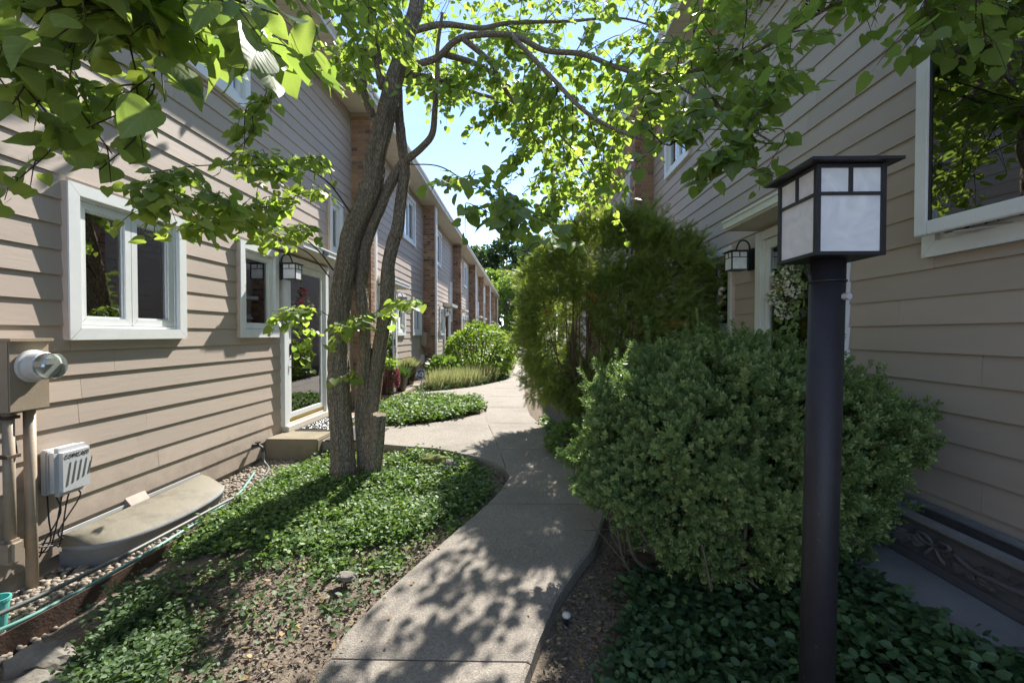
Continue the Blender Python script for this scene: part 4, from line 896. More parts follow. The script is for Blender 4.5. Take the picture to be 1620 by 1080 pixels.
def yew():
    t = empty('yew_shrub', (1.05,6.15,.2), 'tall vase-shaped evergreen yew with bare reddish stems inside, leaning over the path', 'shrub')
    n = 24000; P = []; D = []; c = np.array((1.14,6.2,1.68)); R = np.array((1.22,.60,1.46))
    hole_c = np.array((.66,5.72,1.45)); hole_r = np.array((.30,.45,.5))
    while len(P) < n:
        d = rng.normal(size=3); d /= np.linalg.norm(d)
        lump = 1 + .15*noise.noise(Vector(d*2.1+Vector((3,3,1)))) + .2*noise.noise(Vector(d*4.6)) + .14*noise.noise(Vector(d*9))
        rr = lump*(1-abs(rng.normal()*.10)) if rng.random() < .75 else lump*rng.uniform(.45,.95)
        p = c + d*R*rr
        if d[2] < 0: p[:2] = c[:2] + (p[:2]-c[:2])*(1-.12*d[2]**2)
        p[1] -= .75*max(0, p[0]-1.3)
        if p[0] < .9: p[2] -= .22*(.9-p[0])*max(0, d[2])
        if p[2] < .32 or p[0] > 2.3: continue
        if (((p-hole_c)/hole_r)**2).sum() < 1 and rng.random() < .93: continue
        if noise.noise(Vector(p*2.6)) < -.2 and rng.random() < .8: continue
        P.append(p); low = p[2] < 1.3
        D.append(d*np.array((1,1,.5))*.9 + rng.normal(size=3)*.75 + np.array((0,0,-.5 if low else .1+.2*d[2])))
    for k in range(110):                              # longer boughs that break the outline
        i = rng.integers(0, n); d = (np.array(P[i])-c)/R; d /= np.linalg.norm(d)
        if P[i][2] < 1.2 or d[1] > .5 or ((np.array(P[i])-c)/R @ ((np.array(P[i])-c)/R)) < .7: continue
        v = d*np.array((1,1,.55)) + rng.normal(size=3)*.2 + np.array((0,0,.1)); L_ = rng.uniform(.12,.34)
        for j in range(14):
            q = np.array(P[i]) + v*L_*j/14 + np.array((0,0,-.12*(L_*j/14)**2)) + rng.normal(size=3)*.012
            if q[0] < 2.33: P.append(q); D.append(v + rng.normal(size=3)*.4)
    n = len(P); P = np.array(P); D = np.array(D); Nn = rdir(n, 1.1)
    tn = np.clip(.45+.5*np.array([noise.noise(Vector(p*2.4)) for p in P])+rng.normal(size=n)*.16, .01, .98)
    leaves('foliage', P, D, Nn, rng.uniform(.085,.165,n), SPRAY, 'yew_leaf', t, tint=tn)
    bp = []; 
    for (px,py,Y) in ((932,465,5.5),(1068,512,5.0),(868,495,5.6),(1062,516,5.0),(938,470,5.5)): bp += [np.array(hY(px,py,Y))+rng.normal(size=3)*.035 for _ in range(7)]
    leaves('brown_sprigs', bp, rdir(len(bp)), rdir(len(bp),1), .09, SPRAY, 'yew_brown', t)
    m = MB()
    for k in range(46):
        a = random.uniform(0, 6.28); r = random.uniform(.05,.28); b = Vector((1.0+r*math.cos(a), 6.1+r*.6*math.sin(a), .15)); q = random.uniform(.35,.95)
        e = Vector((1.1+1.0*q*math.cos(a), 6.15+.5*q*math.sin(a), random.uniform(1.7,2.9)-.4*q)); mid = b*.45+e*.55+Vector((.10*math.cos(a),.08*math.sin(a),-.05))
        cc = catmull([b, b*.75+e*.25+Vector((0,0,.1)), mid, e], 5); m.tube(cc, interp([random.uniform(.013,.024),.005], len(cc)), 6, rough=.15, seed=k)
        for j in range(5):
            qn = cc[random.randint(6,len(cc)-1)]; v = Vector((random.gauss(0,.2),random.gauss(0,.2),random.uniform(-.05,.3))); m.tube([qn, qn+v*.5+Vector((0,0,.02)), qn+v], [.005,.004,.002], 4)
    m.build('stems', 'yew_stem', t)
yew()
def round_bush(name, c, R, n, size, m_, label, cat='shrub', tpl=OVAL, zmin=.25, grp=None, droop=0.0):
    t = empty(name, (c[0],c[1],c[2]-R[2]), label, cat, grp); P = []; D = []
    while len(P) < n:
        d = rng.normal(size=3); d /= np.linalg.norm(d)
        lump = 1 + .16*noise.noise(Vector(d*2.4+Vector(c))) + .12*noise.noise(Vector(d*6)); rr = lump*(1-abs(rng.normal()*.12))
        p = np.array(c) + d*np.array(R)*rr
        if p[2] < zmin: continue
        P.append(p); D.append(d + rng.normal(size=3)*.7 + np.array((0,0,-droop)))
    leaves('foliage', P, D, rdir(n,1.0), rng.uniform(.6,1.2,n)*size, tpl, m_, t)
    m = MB()
    for k in range(9):
        a = k*.7; b = Vector((c[0]+.1*math.cos(a), c[1]+.1*math.sin(a), zmin-.1)); e = Vector((c[0]+R[0]*.7*math.cos(a), c[1]+R[1]*.7*math.sin(a), c[2]+R[2]*.4)); cc = catmull([b,(b+e)/2+Vector((0,0,.1)),e],4); m.tube(cc, interp([.02,.006],len(cc)), 6)
    m.build('stems', 'twig', t); return t
round_bush('round_bush', (-1.25,13.4,.95), (1.02,1.05,.86), 7000, .085, 'bush_leaf', 'round bright green bush beside the path at the third house')
round_bush('low_plant', (-2.1,11.9,.55), (.42,.4,.32), 500, .16, 'vinca_leaf', 'low plant with large glossy leaves at the foot of the brick pier', 'plant')
round_bush('path_shrub', (.62,5.0,.32), (.36,.42,.22), 1500, .05, 'vinca_leaf', 'low leafy mound at the path edge below the yew', 'plant', zmin=.16)
round_bush('green_shrub', (.85,12.6,.75), (.75,1.2,.6), 3500, .08, 'bush_leaf', 'green shrub on the shaded side where the path narrows far on')
# ------------------------------------------------------------------ ground cover and beds
def cover(name, poly, n, m_, label=None, size=.034, hmin=.02, hmax=.10, reject=None, per=7, dome=0.0, kind='stuff'):
    pts = scatter(poly, n, reject); P = []; D = []
    cx = sum(p[0] for p in poly)/len(poly); cy_ = sum(p[1] for p in poly)/len(poly); mr_ = max(math.hypot(x-cx, y-cy_) for x, y in poly)
    for x, y in pts:
        z = gz(x, y); hh = random.uniform(hmin, hmax)*(1+.8*noise.noise(Vector((x*3,y*3,5)))) + dome*max(0, 1-(math.hypot(x-cx,y-cy_)/mr_)**2)
        lean = Vector((random.gauss(0,.06), random.gauss(0,.06), 0))
        for k in range(per):
            a = random.uniform(0, 6.28); t = random.uniform(.35,1)
            P.append((x+lean.x*t+.02*math.cos(a), y+lean.y*t+.02*math.sin(a), z+hh*t)); D.append((math.cos(a), math.sin(a), random.uniform(-.3,.7)))
    nn = len(P); o = leaves(name, P, D, rdir(nn,1.6), rng.uniform(.7,1.25,nn)*size, OVAL, m_, width=1.0)
    return tag(o, label, 'ground cover' if label else None, kind=kind)
leftbed = [tuple(hZ(x,y,.05).xy) for x,y in ((470,738),(520,720),(590,712),(640,710),(700,715),(745,728),(765,760),(775,785),(740,805),(690,825),(640,845),(570,855),(480,865),(390,862),(300,868),(270,868),(300,845),(390,790))]
TR = lambda x, y: math.hypot(x+1.74,y-4.45) < .2 or on_path(x, y, .03)
cover('periwinkle', leftbed, 4600, 'vinca_leaf', 'glossy green periwinkle covering the bed under the tree', .036, .02, .11, TR, 8)
feather = [tuple(hZ(x,y,.05).xy) for x,y in ((250,868),(775,785),(790,800),(700,850),(620,885),(500,905),(380,905),(280,900),(225,890))]
cover('periwinkle_runners', feather, 420, 'vinca_leaf', 'periwinkle runners creeping out over the mulch', .032, .01, .07, lambda x,y: on_path(x,y,.02) or noise.noise(Vector((x*5,y*5,8))) < .05, 6)
sparse = [tuple(hZ(x,y,.05).xy) for x,y in ((250,890),(640,870),(800,800),(600,960),(420,1000),(260,980),(180,960))]
cover('bed_seedlings', sparse, 120, 'weed_leaf', 'sparse seedlings thinning out into bare mulch', .04, .01, .06, lambda x,y: on_path(x,y,.05) or random.random() < .4, 5)
weeds = [tuple(hZ(x,y,.02).xy) for x,y in ((110,1060),(190,950),(250,935),(285,985),(275,1060),(210,1120),(120,1120))]
weeds2 = [tuple(hZ(x,y,.02).xy) for x,y in ((70,1120),(150,950),(240,905),(320,960),(350,1050),(300,1130))]
cover('weed_fringe', weeds2, 160, 'weed_leaf', 'small scattered weeds around the dull green clump', .024, .01, .07, lambda x,y: noise.noise(Vector((x*6,y*6,2))) < 0, 7)
cover('weed_patch', weeds, 380, 'weed_leaf', 'dull green weeds growing beside the rusty steel edging', .026, .06, .20, None, 12)
island = [(-2.3,6.2),(-1.95,6.12),(-1.58,6.18),(-1.0,6.62),(-.66,7.25),(-.69,7.68),(-.95,8.24),(-1.58,8.7),(-2.3,8.95)]
cover('periwinkle_island', island, 2600, 'vinca_leaf', 'oval island of sunlit periwinkle between the two door paths', .05, .05, .12, None, 8, .10)
rb = [tuple(hZ(x,y,.03).xy) for x,y in ((1000,905),(1200,900),(1330,880),(1440,945),(1540,1035),(1640,1035),(1800,1035),(1800,1250),(1640,1250),(1300,1180),(1010,1100),(960,1060),(1010,985))]
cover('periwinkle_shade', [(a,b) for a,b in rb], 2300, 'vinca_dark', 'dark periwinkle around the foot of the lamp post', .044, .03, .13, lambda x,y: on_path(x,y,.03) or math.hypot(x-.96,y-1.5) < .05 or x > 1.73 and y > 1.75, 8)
cover('periwinkle_edge', [(.3,5.2),(.95,3.9),(1.4,4.3),(1.2,5.4),(.45,6.3),(.25,6.6)], 900, 'vinca_leaf', 'periwinkle spilling from below the yew onto the path', .045, .03, .15, lambda x,y: on_path(x,y,-.08), 7)
far_bed = [(-2.3,9.75),(-2.1,9.75),(-1.3,10.6),(-.85,11.5),(-.5,12.4),(-.38,14),(-2.3,14)]
def grassy(poly, n, label, h0, h1):
    P = []; D = []; L = []
    for x, y in scatter(poly, n):
        z = gz(x, y)
        for k in range(9): a = random.uniform(0,6.28); s_ = random.uniform(.15,.6); P.append((x+random.gauss(0,.03),y+random.gauss(0,.03),z)); D.append((math.cos(a)*s_, math.sin(a)*s_, 1)); L.append(random.uniform(h0,h1))
    tag(leaves('ornamental_grass', P, D, rdir(len(P)), L, BLADE, 'grass_blade', width=.7), label, 'grass', kind='stuff')
grassy([(-2.1,9.9),(-1.3,10.8),(-.7,12.1),(-.85,12.6),(-2.1,12.4)], 560, 'pale feathery perennials edging the far bed', .25, .55)
cover('far_ground_cover', far_bed, 1300, 'weed_leaf', 'grey green creeping plants in the far bed', .05, .04, .16, None, 7)
cover('far_verge', [(-2.6,14),(-.36,14),(-.34,47),(-2.6,47)], 1600, 'bush_leaf', 'green verge planting along the far doorsteps', .12, .08, .4, None, 6)
# mulch chips, twigs and dry leaves
mb_poly = [tuple(hZ(x,y,.02).xy) for x,y in ((250,900),(640,865),(800,800),(835,770),(560,1000),(470,1150),(150,1150),(120,1000))]
rb_poly = [tuple(hZ(x,y,.02).xy) for x,y in ((835,1140),(880,960),(960,868),(1060,860),(1130,930),(1100,1010),(1010,1140))]
P = []; 
for x, y in scatter(mb_poly, 5200, lambda x,y: on_path(x,y,.02)) + scatter(rb_poly, 3800, lambda x,y: on_path(x,y,.02)): P.append((x, y, gz(x, y)+random.uniform(.002,.012)))
tag(leaves('mulch', P, rdir(len(P))*np.array((1,1,.25)), rdir(len(P),1.2), rng.uniform(.008,.034,len(P)), DIAMOND, 'mulch_chip', width=.9), 'brown bark mulch chips scattered over the beds', 'mulch', kind='stuff')
P = [(x, y, gz(x,y)+.012) for x, y in scatter(mb_poly, 130, lambda x,y: on_path(x,y,.02)) + scatter(rb_poly, 110, lambda x,y: on_path(x,y,.02)) + scatter([(-.9,2),(0,2),(.6,4),(-.2,4)], 0)]
tag(leaves('fallen_leaves', P, rdir(len(P))*np.array((1,1,.2)), rdir(len(P),2), rng.uniform(.02,.05,len(P)), OVAL, 'dry_leaf'), 'dry fallen leaves lying on the mulch', 'leaves', kind='stuff')
P = [(x, y, hz(y)+.006) for x, y in scatter([(-.95,1.6),(0,1.6),(.2,2.5),(.6,3.4),(.74,4.2),(.4,5.6),(-.2,5.6),(-.1,4.3),(-.5,3.3),(-.85,2.3)], 90, lambda x,y: not on_path(x,y,-.02) or (edge_x(PL,y)+.25 < x < edge_x(PR,y)-.2 and random.random() < .75))]
tag(leaves('path_litter', P, rdir(len(P))*np.array((1,1,.1)), rdir(len(P),3), rng.uniform(.006,.028,len(P)), OVAL, 'dry_leaf'), 'bits of leaf litter lying along the path edges', 'leaves', kind='stuff')
m = MB()
for i in range(90):
    x, y = random.choice(scatter(mb_poly, 3) + scatter(rb_poly, 1)); a = random.uniform(0,6.28); L_ = random.uniform(.05,.16)
    if on_path(x, y, .02): continue
    m.tube([(x,y,gz(x,y)+.008),(x+L_*.5*math.cos(a),y+L_*.5*math.sin(a),gz(x,y)+.016),(x+L_*math.cos(a+.3),y+L_*math.sin(a+.3),gz(x,y)+.008)], .0018, 4)
tag(m.build('fallen_twigs', 'box_stem'), 'thin fallen twigs lying on the mulch', 'twigs', kind='stuff')
# gravel strip along the sunny wall
def pebbles(poly, n, smin, smax, label, reject=None):
    bm = bmesh.new(); bmesh.ops.create_icosphere(bm, subdivisions=1, radius=1); V0 = np.array([v.co[:] for v in bm.verts]); F0 = [tuple(v.index for v in f.verts) for f in bm.faces]; bm.free()
    pts = scatter(poly, n, reject); P = np.array([(x, y, gz(x,y)+random.uniform(.0,.022)) for x, y in pts]); k = len(P)
    D = rdir(k)*np.array((1,1,.2)); tag(leaves('gravel', P, D, rdir(k,2.5), rng.uniform(smin,smax,k), (V0*np.array((1,.75,.55)), F0), 'pebble', smooth=True), label, 'gravel', kind='stuff')
strip = [(-2.98,1.6),(-2.45,1.6),(-2.43,3.4),(-2.46,4.2),(-2.3,4.9),(-2.3,5.16),(-2.98,5.16)]
WELL = lambda x, y: ((x+3.0)/.43)**2 + ((y-3.47)/.66)**2 < 1
pebbles(strip, 4200, .011, .028, 'rounded pebbles between the sunny wall and the steel edging', WELL)
pebbles([(-.55,4.25),(-.2,4.2),(-.17,4.5),(-.4,4.72),(-.62,4.6)], 240, .006, .016, 'small stones in the tip of the bed by the path bend')
pebbles(mb_poly, 240, .006, .016, 'small loose stones strewn over the mulch', lambda x,y: on_path(x,y,.02))
m = MB(); cc = catmull([(-2.52,1.5,0),(-2.47,2.1,0),(-2.42,2.7,0),(-2.41,3.2,0),(-2.45,3.8,0),(-2.47,4.25,0)], 6)
for a, b in zip(cc[:-1], cc[1:]):
    vs = [(a.x-.004,a.y,-.1),(a.x+.004,a.y,-.1),(a.x+.004,a.y,.075),(a.x-.004,a.y,.075)]; vs += [(b.x-.004,b.y,-.1),(b.x+.004,b.y,-.1),(b.x+.004,b.y,.075),(b.x-.004,b.y,.075)]
    m.add(vs, [(0,4,5,1),(1,5,6,2),(2,6,7,3),(3,7,4,0)])
tag(m.build('steel_edging', 'rust_steel'), 'rusty brown steel edging between pebbles and mulch', 'edging')
def rock(c, r, m_, label, seed, name='rock'):
    bm = bmesh.new(); bmesh.ops.create_icosphere(bm, subdivisions=3, radius=1); m = MB()
    vs = []
    for v in bm.verts:
        q = v.co.normalized(); s_ = 1+.35*noise.noise(q*1.4+Vector((seed,0,0)))+.14*noise.noise(q*4+Vector((0,seed,0))); vs.append((c[0]+q.x*r[0]*s_, c[1]+q.y*r[1]*s_, c[2]+q.z*r[2]*s_))
    m.add(vs, [tuple(v.index for v in f.verts) for f in bm.faces]); bm.free(); tag(m.build(name, m_), label, 'rock')
rock((-.93,4.72,.13), (.19,.12,.12), 'moss', 'mossy rock in the bed at the bend of the path', 2)
rock((-.74,4.62,.12), (.09,.09,.10), 'rock', 'dark broken rock beside the mossy rock', 9)
rock((-2.3,5.02,.06), (.075,.06,.05), 'pebble', 'pale rounded stone at the foot of the near doorstep', 4)
rock((-2.22,2.02,.0), (.13,.10,.06), 'rock', 'grey lichened rock lying beside the rusty edging', 6)
rock((-2.05,1.86,-.01), (.2,.09,.05), 'rock', 'long grey flat rock in front of the weeds', 13)
rock((-1.07,2.72,.03), (.06,.045,.022), 'rock', 'small flat stone half sunk in the mulch near the path', 17)

# ------------------------------------------------------------------ things on the sunny wall
S = LEFT
t = empty('electric_meter', (-2.9,2.62,1.2), 'tan electric meter box with a round glass meter on the sunny wall', 'electric meter')
m = MB(); S.box(m, 2.44, 2.66, 1.06, 1.465, .024, .165); m.build('box', 'meter_paint', t, bevel=.006)
m = MB(); S.box(m, 2.43, 2.67, 1.455, 1.475, .02, .185); m.build('lid', 'meter_paint', t, bevel=.003)
m = MB(); m.lathe([(.088,0),(.094,.006),(.094,.022),(.080,.026),(.080,.085),(.075,.09)], (S.x(.166),2.555,1.315), 32, 'X'); m.build('meter_body', 'pale_grey', t, smooth=False)
m = MB(); m.lathe([(.074,0),(.074,.05),(.066,.06)], (S.x(.257),2.555,1.315), 32, 'X'); m.build('glass_dome', 'glass', t)
m = MB(); m.lathe([(.068,0),(.068,.012)], (S.x(.258),2.555,1.315), 28, 'X'); S.box(m, 2.525, 2.585, 1.325, 1.36, .2585, .285); m.build('meter_face', 'pale_grey', t)
m = MB(); m.tube([(S.x(.10),2.49,1.06),(S.x(.10),2.49,.32)], .026, 14); m.build('conduit', 'meter_paint', t, smooth=True)
m = MB(); S.box(m, 2.45, 2.53, .20, .34, .05, .15); m.build('conduit_fitting', 'meter_paint', t, bevel=.018)
m = MB(); m.tube([(S.x(.09),2.61,1.06),(S.x(.09),2.61,-.05)], .028, 14); m.build('conduit', 'meter_paint', t, smooth=True)
for zz in (.80, 1.02):
    m = MB(); S.box(m, 2.455, 2.525, zz, zz+.018, .06, .132); m.build('strap', 'rust_steel', t)
t = empty('cable_box', (-2.9,2.8,.5), 'grey plastic cable service box with raised lettering on the sunny wall', 'utility box')
u0, u1 = 2.71, 2.94
m = MB(); S.box(m, u0+.01, u1-.01, .50, .78, .024, .07); m.build('back_box', 'grey_plastic', t, bevel=.008)
m = MB(); S.box(m, u0, u1, .49, .79, .071, .155); m.build('cover', 'grey_plastic', t, bevel=.028)
MT = Matrix.Translation((S.x(.157), 2.83, .735)) @ Matrix(((0,0,1,0),(1,0,0,0),(0,1,0,0),(0,0,0,1)))
text_mesh('lettering', 'COMCAST', .034, 'black_metal', t, MT, .0008)
for i in range(5):
    m = MB(); y = 2.755+.035*i; m.add([(S.x(.1565),y,.55+.01*i),(S.x(.1565),y+.012,.55+.01*i),(S.x(.1565),y+.035,.69),(S.x(.1565),y+.028,.70)], [(0,1,2,3)]); m.build('marking', 'screen', t)
m = MB(); S.box(m, u1-.002, u1+.012, .64, .655, .09, .12); m.build('latch', 'black_metal', t)
m = MB()
for k in range(5):
    x = S.x(.05+.012*k); y = 2.74+.035*k
    m.tube(catmull([(x,y,.495),(x+.02+random.uniform(-.02,.03),y-.02+random.uniform(-.03,.02),.36+.02*k),(x+random.uniform(-.02,.03),y-.03-.02*k+random.uniform(-.03,.03),.22+random.uniform(-.04,.05)),(x-.01,y-.09,.12+.02*k),(x-.02,2.63,.16+.02*k)], 5), .0045, 5)
m.tube(catmull([(S.x(.04),2.56,1.0),(S.x(.05),2.57,.86),(S.x(.04),2.585,.80)],4), .004, 5)
tag(m.build('cables', 'black_metal', t, smooth=True), kind='stuff')
m = MB(); vs = [(S.x(.012),3.32,.13),(S.x(.012),3.50,.13),(S.x(.012),3.50,.28),(S.x(.012),3.32,.28),(S.x(.12),3.33,.14),(S.x(.12),3.49,.14)]
m.add(vs, [(0,1,5,4),(4,5,2,3),(0,4,3),(1,2,5),(0,3,2,1)]); tag(m.build('dryer_vent', 'siding'), 'small taupe wedge vent hood above the window well cover', 'vent')
# window well cover: half moon of moulded plastic
t = empty('window_well', (-2.95,3.47,0), 'half-round cream plastic window well cover against the sunny wall', 'window well')
m = MB(); n = 28; top = []; rim = []; low = []
for i in range(n+1):
    a = math.pi*i/n; y = 3.47 - .64*math.cos(a); d = math.sin(a)**.6; top.append((S.x(.02+.06*d),y,.205+.012*d)); rim.append((S.x(.03+.40*d),y,.135)); low.append((S.x(.03+.41*d),y,-.05))
mid = [(Vector(a)*.5+Vector(b)*.5+Vector((0,0,.018))) for a, b in zip(top, rim)]
V = [*top, *mid, *rim]; K = n+1; m.add(V, [(r*K+i, r*K+i+1, (r+1)*K+i+1, (r+1)*K+i) for r in range(2) for i in range(n)]); m.build('cover', 'well_plastic', t, smooth=True)
m = MB(); rim2 = [(x+.012,y,z-.008) for x,y,z in rim]; rim3 = [(x+.012,y,z-.03) for x,y,z in rim]; rr0 = [(x,y,z+.001) for x,y,z in rim]
m.add([*rr0,*rim2,*rim3,*[(x-.006,y,z-.03) for x,y,z in rim],*low], [(r*K+i, r*K+i+1, (r+1)*K+i+1, (r+1)*K+i) for r in range(4) for i in range(n)]); m.build('rim', 'slab_grey', t, smooth=True)
m = MB(); S.box(m, 2.84, 4.10, .20, .225, .024, .032); m.build('flange', 'pale_grey', t)
# spigot and hoses
t = empty('hose_spigot', (-2.95,4.93,.26), 'black garden spigot on the sunny wall near the doorstep', 'spigot')
m = MB(); m.tube([(S.x(.0),4.93,.27),(S.x(.10),4.93,.27),(S.x(.13),4.93,.25),(S.x(.14),4.93,.20)], .015, 10); m.build('pipe', 'black_metal', t)
m = MB(); m.lathe([(.03,0),(.03,.012)], (S.x(.08),4.93,.30), 10); m.box(S.x(.072),S.x(.088),4.922,4.938,.28,.302); m.build('handwheel', 'black_metal', t)
def gpt(x, y, dz=.02): return (x, y, gz(x, y)+dz)
m = MB(); m.tube(catmull([(S.x(.14),4.93,.20),(-2.84,4.91,.10),(-2.74,4.82,.06),gpt(-2.62,4.55,.04),gpt(-2.52,4.15,.045),(-2.50,3.7,.09),(-2.50,3.2,.10),(-2.52,2.8,.10),(-2.58,2.5,.09),(-2.66,2.2,.08),(-2.8,1.9,.07)], 7), .0125, 10)
tag(m.build('garden_hose', 'hose_grey', smooth=True), 'dark grey garden hose running from the spigot along the edging', 'hose')
m = MB(); m.tube(catmull([gpt(-2.78,4.62,.03),gpt(-2.68,4.35,.035),gpt(-2.58,4.05,.03),(-2.53,3.7,.05),(-2.49,3.2,.055),(-2.48,2.8,.055),(-2.50,2.4,.055),(-2.56,2.15,.05),(-2.75,1.85,.05)], 7), .011, 10)
tag(m.build('garden_hose', 'hose_green', smooth=True), 'teal green garden hose lying on the pebbles', 'hose')
m = MB(); b = hZ(4, 960, .0); m.lathe([(.035,0),(.05,.15),(.055,.15),(.055,.165),(.047,.165),(.047,.15),(.033,.01)], (-2.70,2.25,-.02), 24); tag(m.build('plastic_pot', 'teal_plastic', smooth=False), 'teal plastic pot standing on the pebbles under the meter', 'pot')
m = MB(); m.box(-2.62,-2.52,2.02,2.12,.0,.05); tag(m.build('plastic_tray', 'white_paint', bevel=.008), 'small white plastic tray beside the teal pot', 'tray')

# ------------------------------------------------------------------ stone trough on the shaded landing
t = empty('stone_trough', (2.2,2.0,.28), 'long dark stone trough planter with a moulded garland on its front', 'planter')
x0, x1, y0, y1, z0, z1 = 2.10, 2.335, 1.15, 2.72, .283, .525
m = MB(); m.box(x0+.012,x0+.04,y0,y1,z0,z1-.022); m.box(x1-.028,x1,y0,y1,z0,z1-.022); m.box(x0+.041,x1-.029,y1-.028,y1,z0,z1-.022); m.box(x0+.041,x1-.029,y0,y0+.028,z0,z1-.022); m.box(x0+.041,x1-.029,y0+.029,y1-.029,z0,z0+.10)
m.build('basin', 'planter_stone', t)
m = MB(); m.box(x0-.012,x0+.05,y0-.01,y1+.01,z1-.021,z1+.004); m.box(x1-.038,x1+.01,y0-.01,y1+.01,z1-.021,z1+.004); m.box(x0+.051,x1-.039,y1-.038,y1+.01,z1-.0205,z1+.0035); m.build('rim', 'slab_grey', t, bevel=.006)
m = MB(); m.box(x0-.008,x0+.011,y0,y1,z0,z0+.045); m.box(x0+.004,x0+.0115,y0,y1,z1-.05,z1-.04); m.build('foot_moulding', 'planter_stone', t, bevel=.004)
P = []; D = []; yc = 2.36; xw = x0+.008
for k in range(130):
    q = random.choice((-1,1)); s_ = random.uniform(.03,.55); y = yc+q*s_; zc = .415 - .02*math.sin(s_*9) ; P.append((xw,y,zc+random.uniform(-.018,.018))); D.append((-.3,q*1.0,random.uniform(-.6,.6)))
leaves('garland', P, D, np.tile((-1.,0,.4),(len(P),1)), rng.uniform(.05,.085,len(P)), OVAL, 'planter_stone', t, width=.8)
m = MB()
for q in (-1,1):
    m.tube(catmull([(xw,yc,.418),(xw-.012,yc+q*.04,.455),(xw-.014,yc+q*.095,.45),(xw-.01,yc+q*.06,.42),(xw,yc,.415)],5), .009, 6); m.tube(catmull([(xw,yc,.415),(xw-.008,yc+q*.03,.38),(xw-.004,yc+q*.06,.35)],4), [.010]*8+[.004], 6)
    m.tube(catmull([(xw,yc+q*.1,.425),(xw-.012,yc+q*.2,.40),(xw-.012,yc+q*.33,.405),(xw-.006,yc+q*.5,.415)],6), .012, 7, rough=.3)
m.build('bow', 'planter_stone', t, smooth=True)

# ------------------------------------------------------------------ wreaths, pots, sign, garden light
def flowers(t, centers, r, m_, n=140):
    for c in centers:
        d = rdir(n); P = np.array(c)+d*r*rng.uniform(.75,1,(n,1)); o = leaves('flower_head', P, d+rdir(n)*.7, d, rng.uniform(.25,.42,n)*r, OVAL, m_, t, kind=None, width=1.5)
t = empty('flower_wreath', (2.37,3.72,1.9), 'white hydrangea wreath hung on the shaded front door', 'wreath')
wc = hX(1258,462,2.40); wx = 2.315
flowers(t, [(wx-.01,wc.y+.06,wc.z+.13),(wx,wc.y+.16,wc.z-.03),(wx-.01,wc.y-.02,wc.z-.16),(wx,wc.y-.14,wc.z+.02),(wx,wc.y-.1,wc.z+.16)], .075, 'flower_white')
P = [(wx+.01, wc.y+.17*math.cos(a)+random.gauss(0,.05), wc.z+.19*math.sin(a)+random.gauss(0,.05)) for a in np.linspace(0,6.28,90)]
leaves('foliage', P, rdir(90), rdir(90), .075, OVAL, 'boxwood_leaf', t)
flowers(t, [(wx-.04,wc.y+.03,wc.z+.035)], .022, 'flower_yellow', 40)
t = empty('flower_wreath', (-3.03,6.2,1.9), 'red and white flower wreath behind the near storm door glass', 'wreath')
f = [(-3.02,)+tuple(hX(px,py,-3.02))[1:] for px,py in ((474,462),(467,482),(482,474),(488,484),(470,470))]
flowers(t, f[:2], .085, 'flower_red'); flowers(t, f[2:4], .06, 'flower_white')
P = [np.array(f[4])+rng.normal(size=3)*np.array((.01,.12,.14)) for _ in range(80)]; leaves('foliage', P, rdir(80), rdir(80), .07, OVAL, 'boxwood_leaf', t)
def pot(c, r, h, label, kind):
    t = empty('glazed_pot', c, label, 'plant pot'); m = MB()
    m.lathe([(r*.62,0),(r*.66,.01),(r*.92,h*.62),(r,h*.9),(r*1.02,h),(r*.9,h),(r*.86,h*.88)], c, 28); m.build('pot', 'pot_glaze', t, smooth=False)
    m = MB(); m.lathe([(.001,0),(r*.87,0),(r*.87,.004)], (c[0],c[1],c[2]+h*.89), 24); m.build('soil', 'soil', t)
    cx, cy_, cz = c[0], c[1], c[2]+h
    if kind == 'trail':
        P = []; D = []
        for k in range(420):
            a = random.uniform(-2.2,1.0); q = random.random(); P.append((cx+r*(1.03+.15*math.sin(q*3))*math.cos(a), cy_+r*(1.03+.15*math.sin(q*3))*math.sin(a), cz+.03-q*h*.75)); D.append((math.cos(a),math.sin(a),-1))
        leaves('trailing_plant', P, D, rdir(420), .04, OVAL, 'red_leaf', t)
        P = [(cx+random.gauss(0,r*.5),cy_+random.gauss(0,r*.5),cz+random.uniform(0,.2)) for _ in range(260)]; leaves('foliage', P, rdir(260,.4), rdir(260,.6), .075, OVAL, 'bush_leaf', t)
    else:
        P = [(cx+random.gauss(0,r*.4),cy_+random.gauss(0,r*.4),cz-.02) for _ in range(420)]; D = [((p[0]-cx)*3+random.gauss(0,.3),(p[1]-cy_)*3+random.gauss(0,.3),.9) for p in P]; leaves('foliage', P, D, rdir(420), rng.uniform(.14,.28,420), BLADE, 'grass_blade' if kind == 'pale' else 'weed_leaf', t, width=1.6)
pot((-2.64,8.75,.331), .20, .48, 'large dark glazed pot with trailing red plant on the doorstep', 'trail')
pot((-2.50,9.25,.331), .145, .30, 'small dark glazed pot with wispy grey green plant on the doorstep', 'grey')
pot((-2.66,10.45,.331), .20, .42, 'dark glazed pot with pale feathery plant at the end of the doorstep', 'pale')
t = empty('yard_sign', (-2.26,10.35,.2), 'small blue octagonal security sign on a stake by the doorstep', 'sign')
sc_ = hY(666.5,592,10.35); r = .135; vs = []
for yy in (10.345,10.355): vs += [(sc_.x+r*math.cos(math.pi/8+k*math.pi/4), yy, sc_.z+r*math.sin(math.pi/8+k*math.pi/4)) for k in range(8)]
m = MB(); m.add(vs, [tuple(range(8)), tuple(range(15,7,-1))]+[(k,(k+1)%8,8+(k+1)%8,8+k) for k in range(8)]); m.build('plate', 'blue_sign', t)
m = MB()
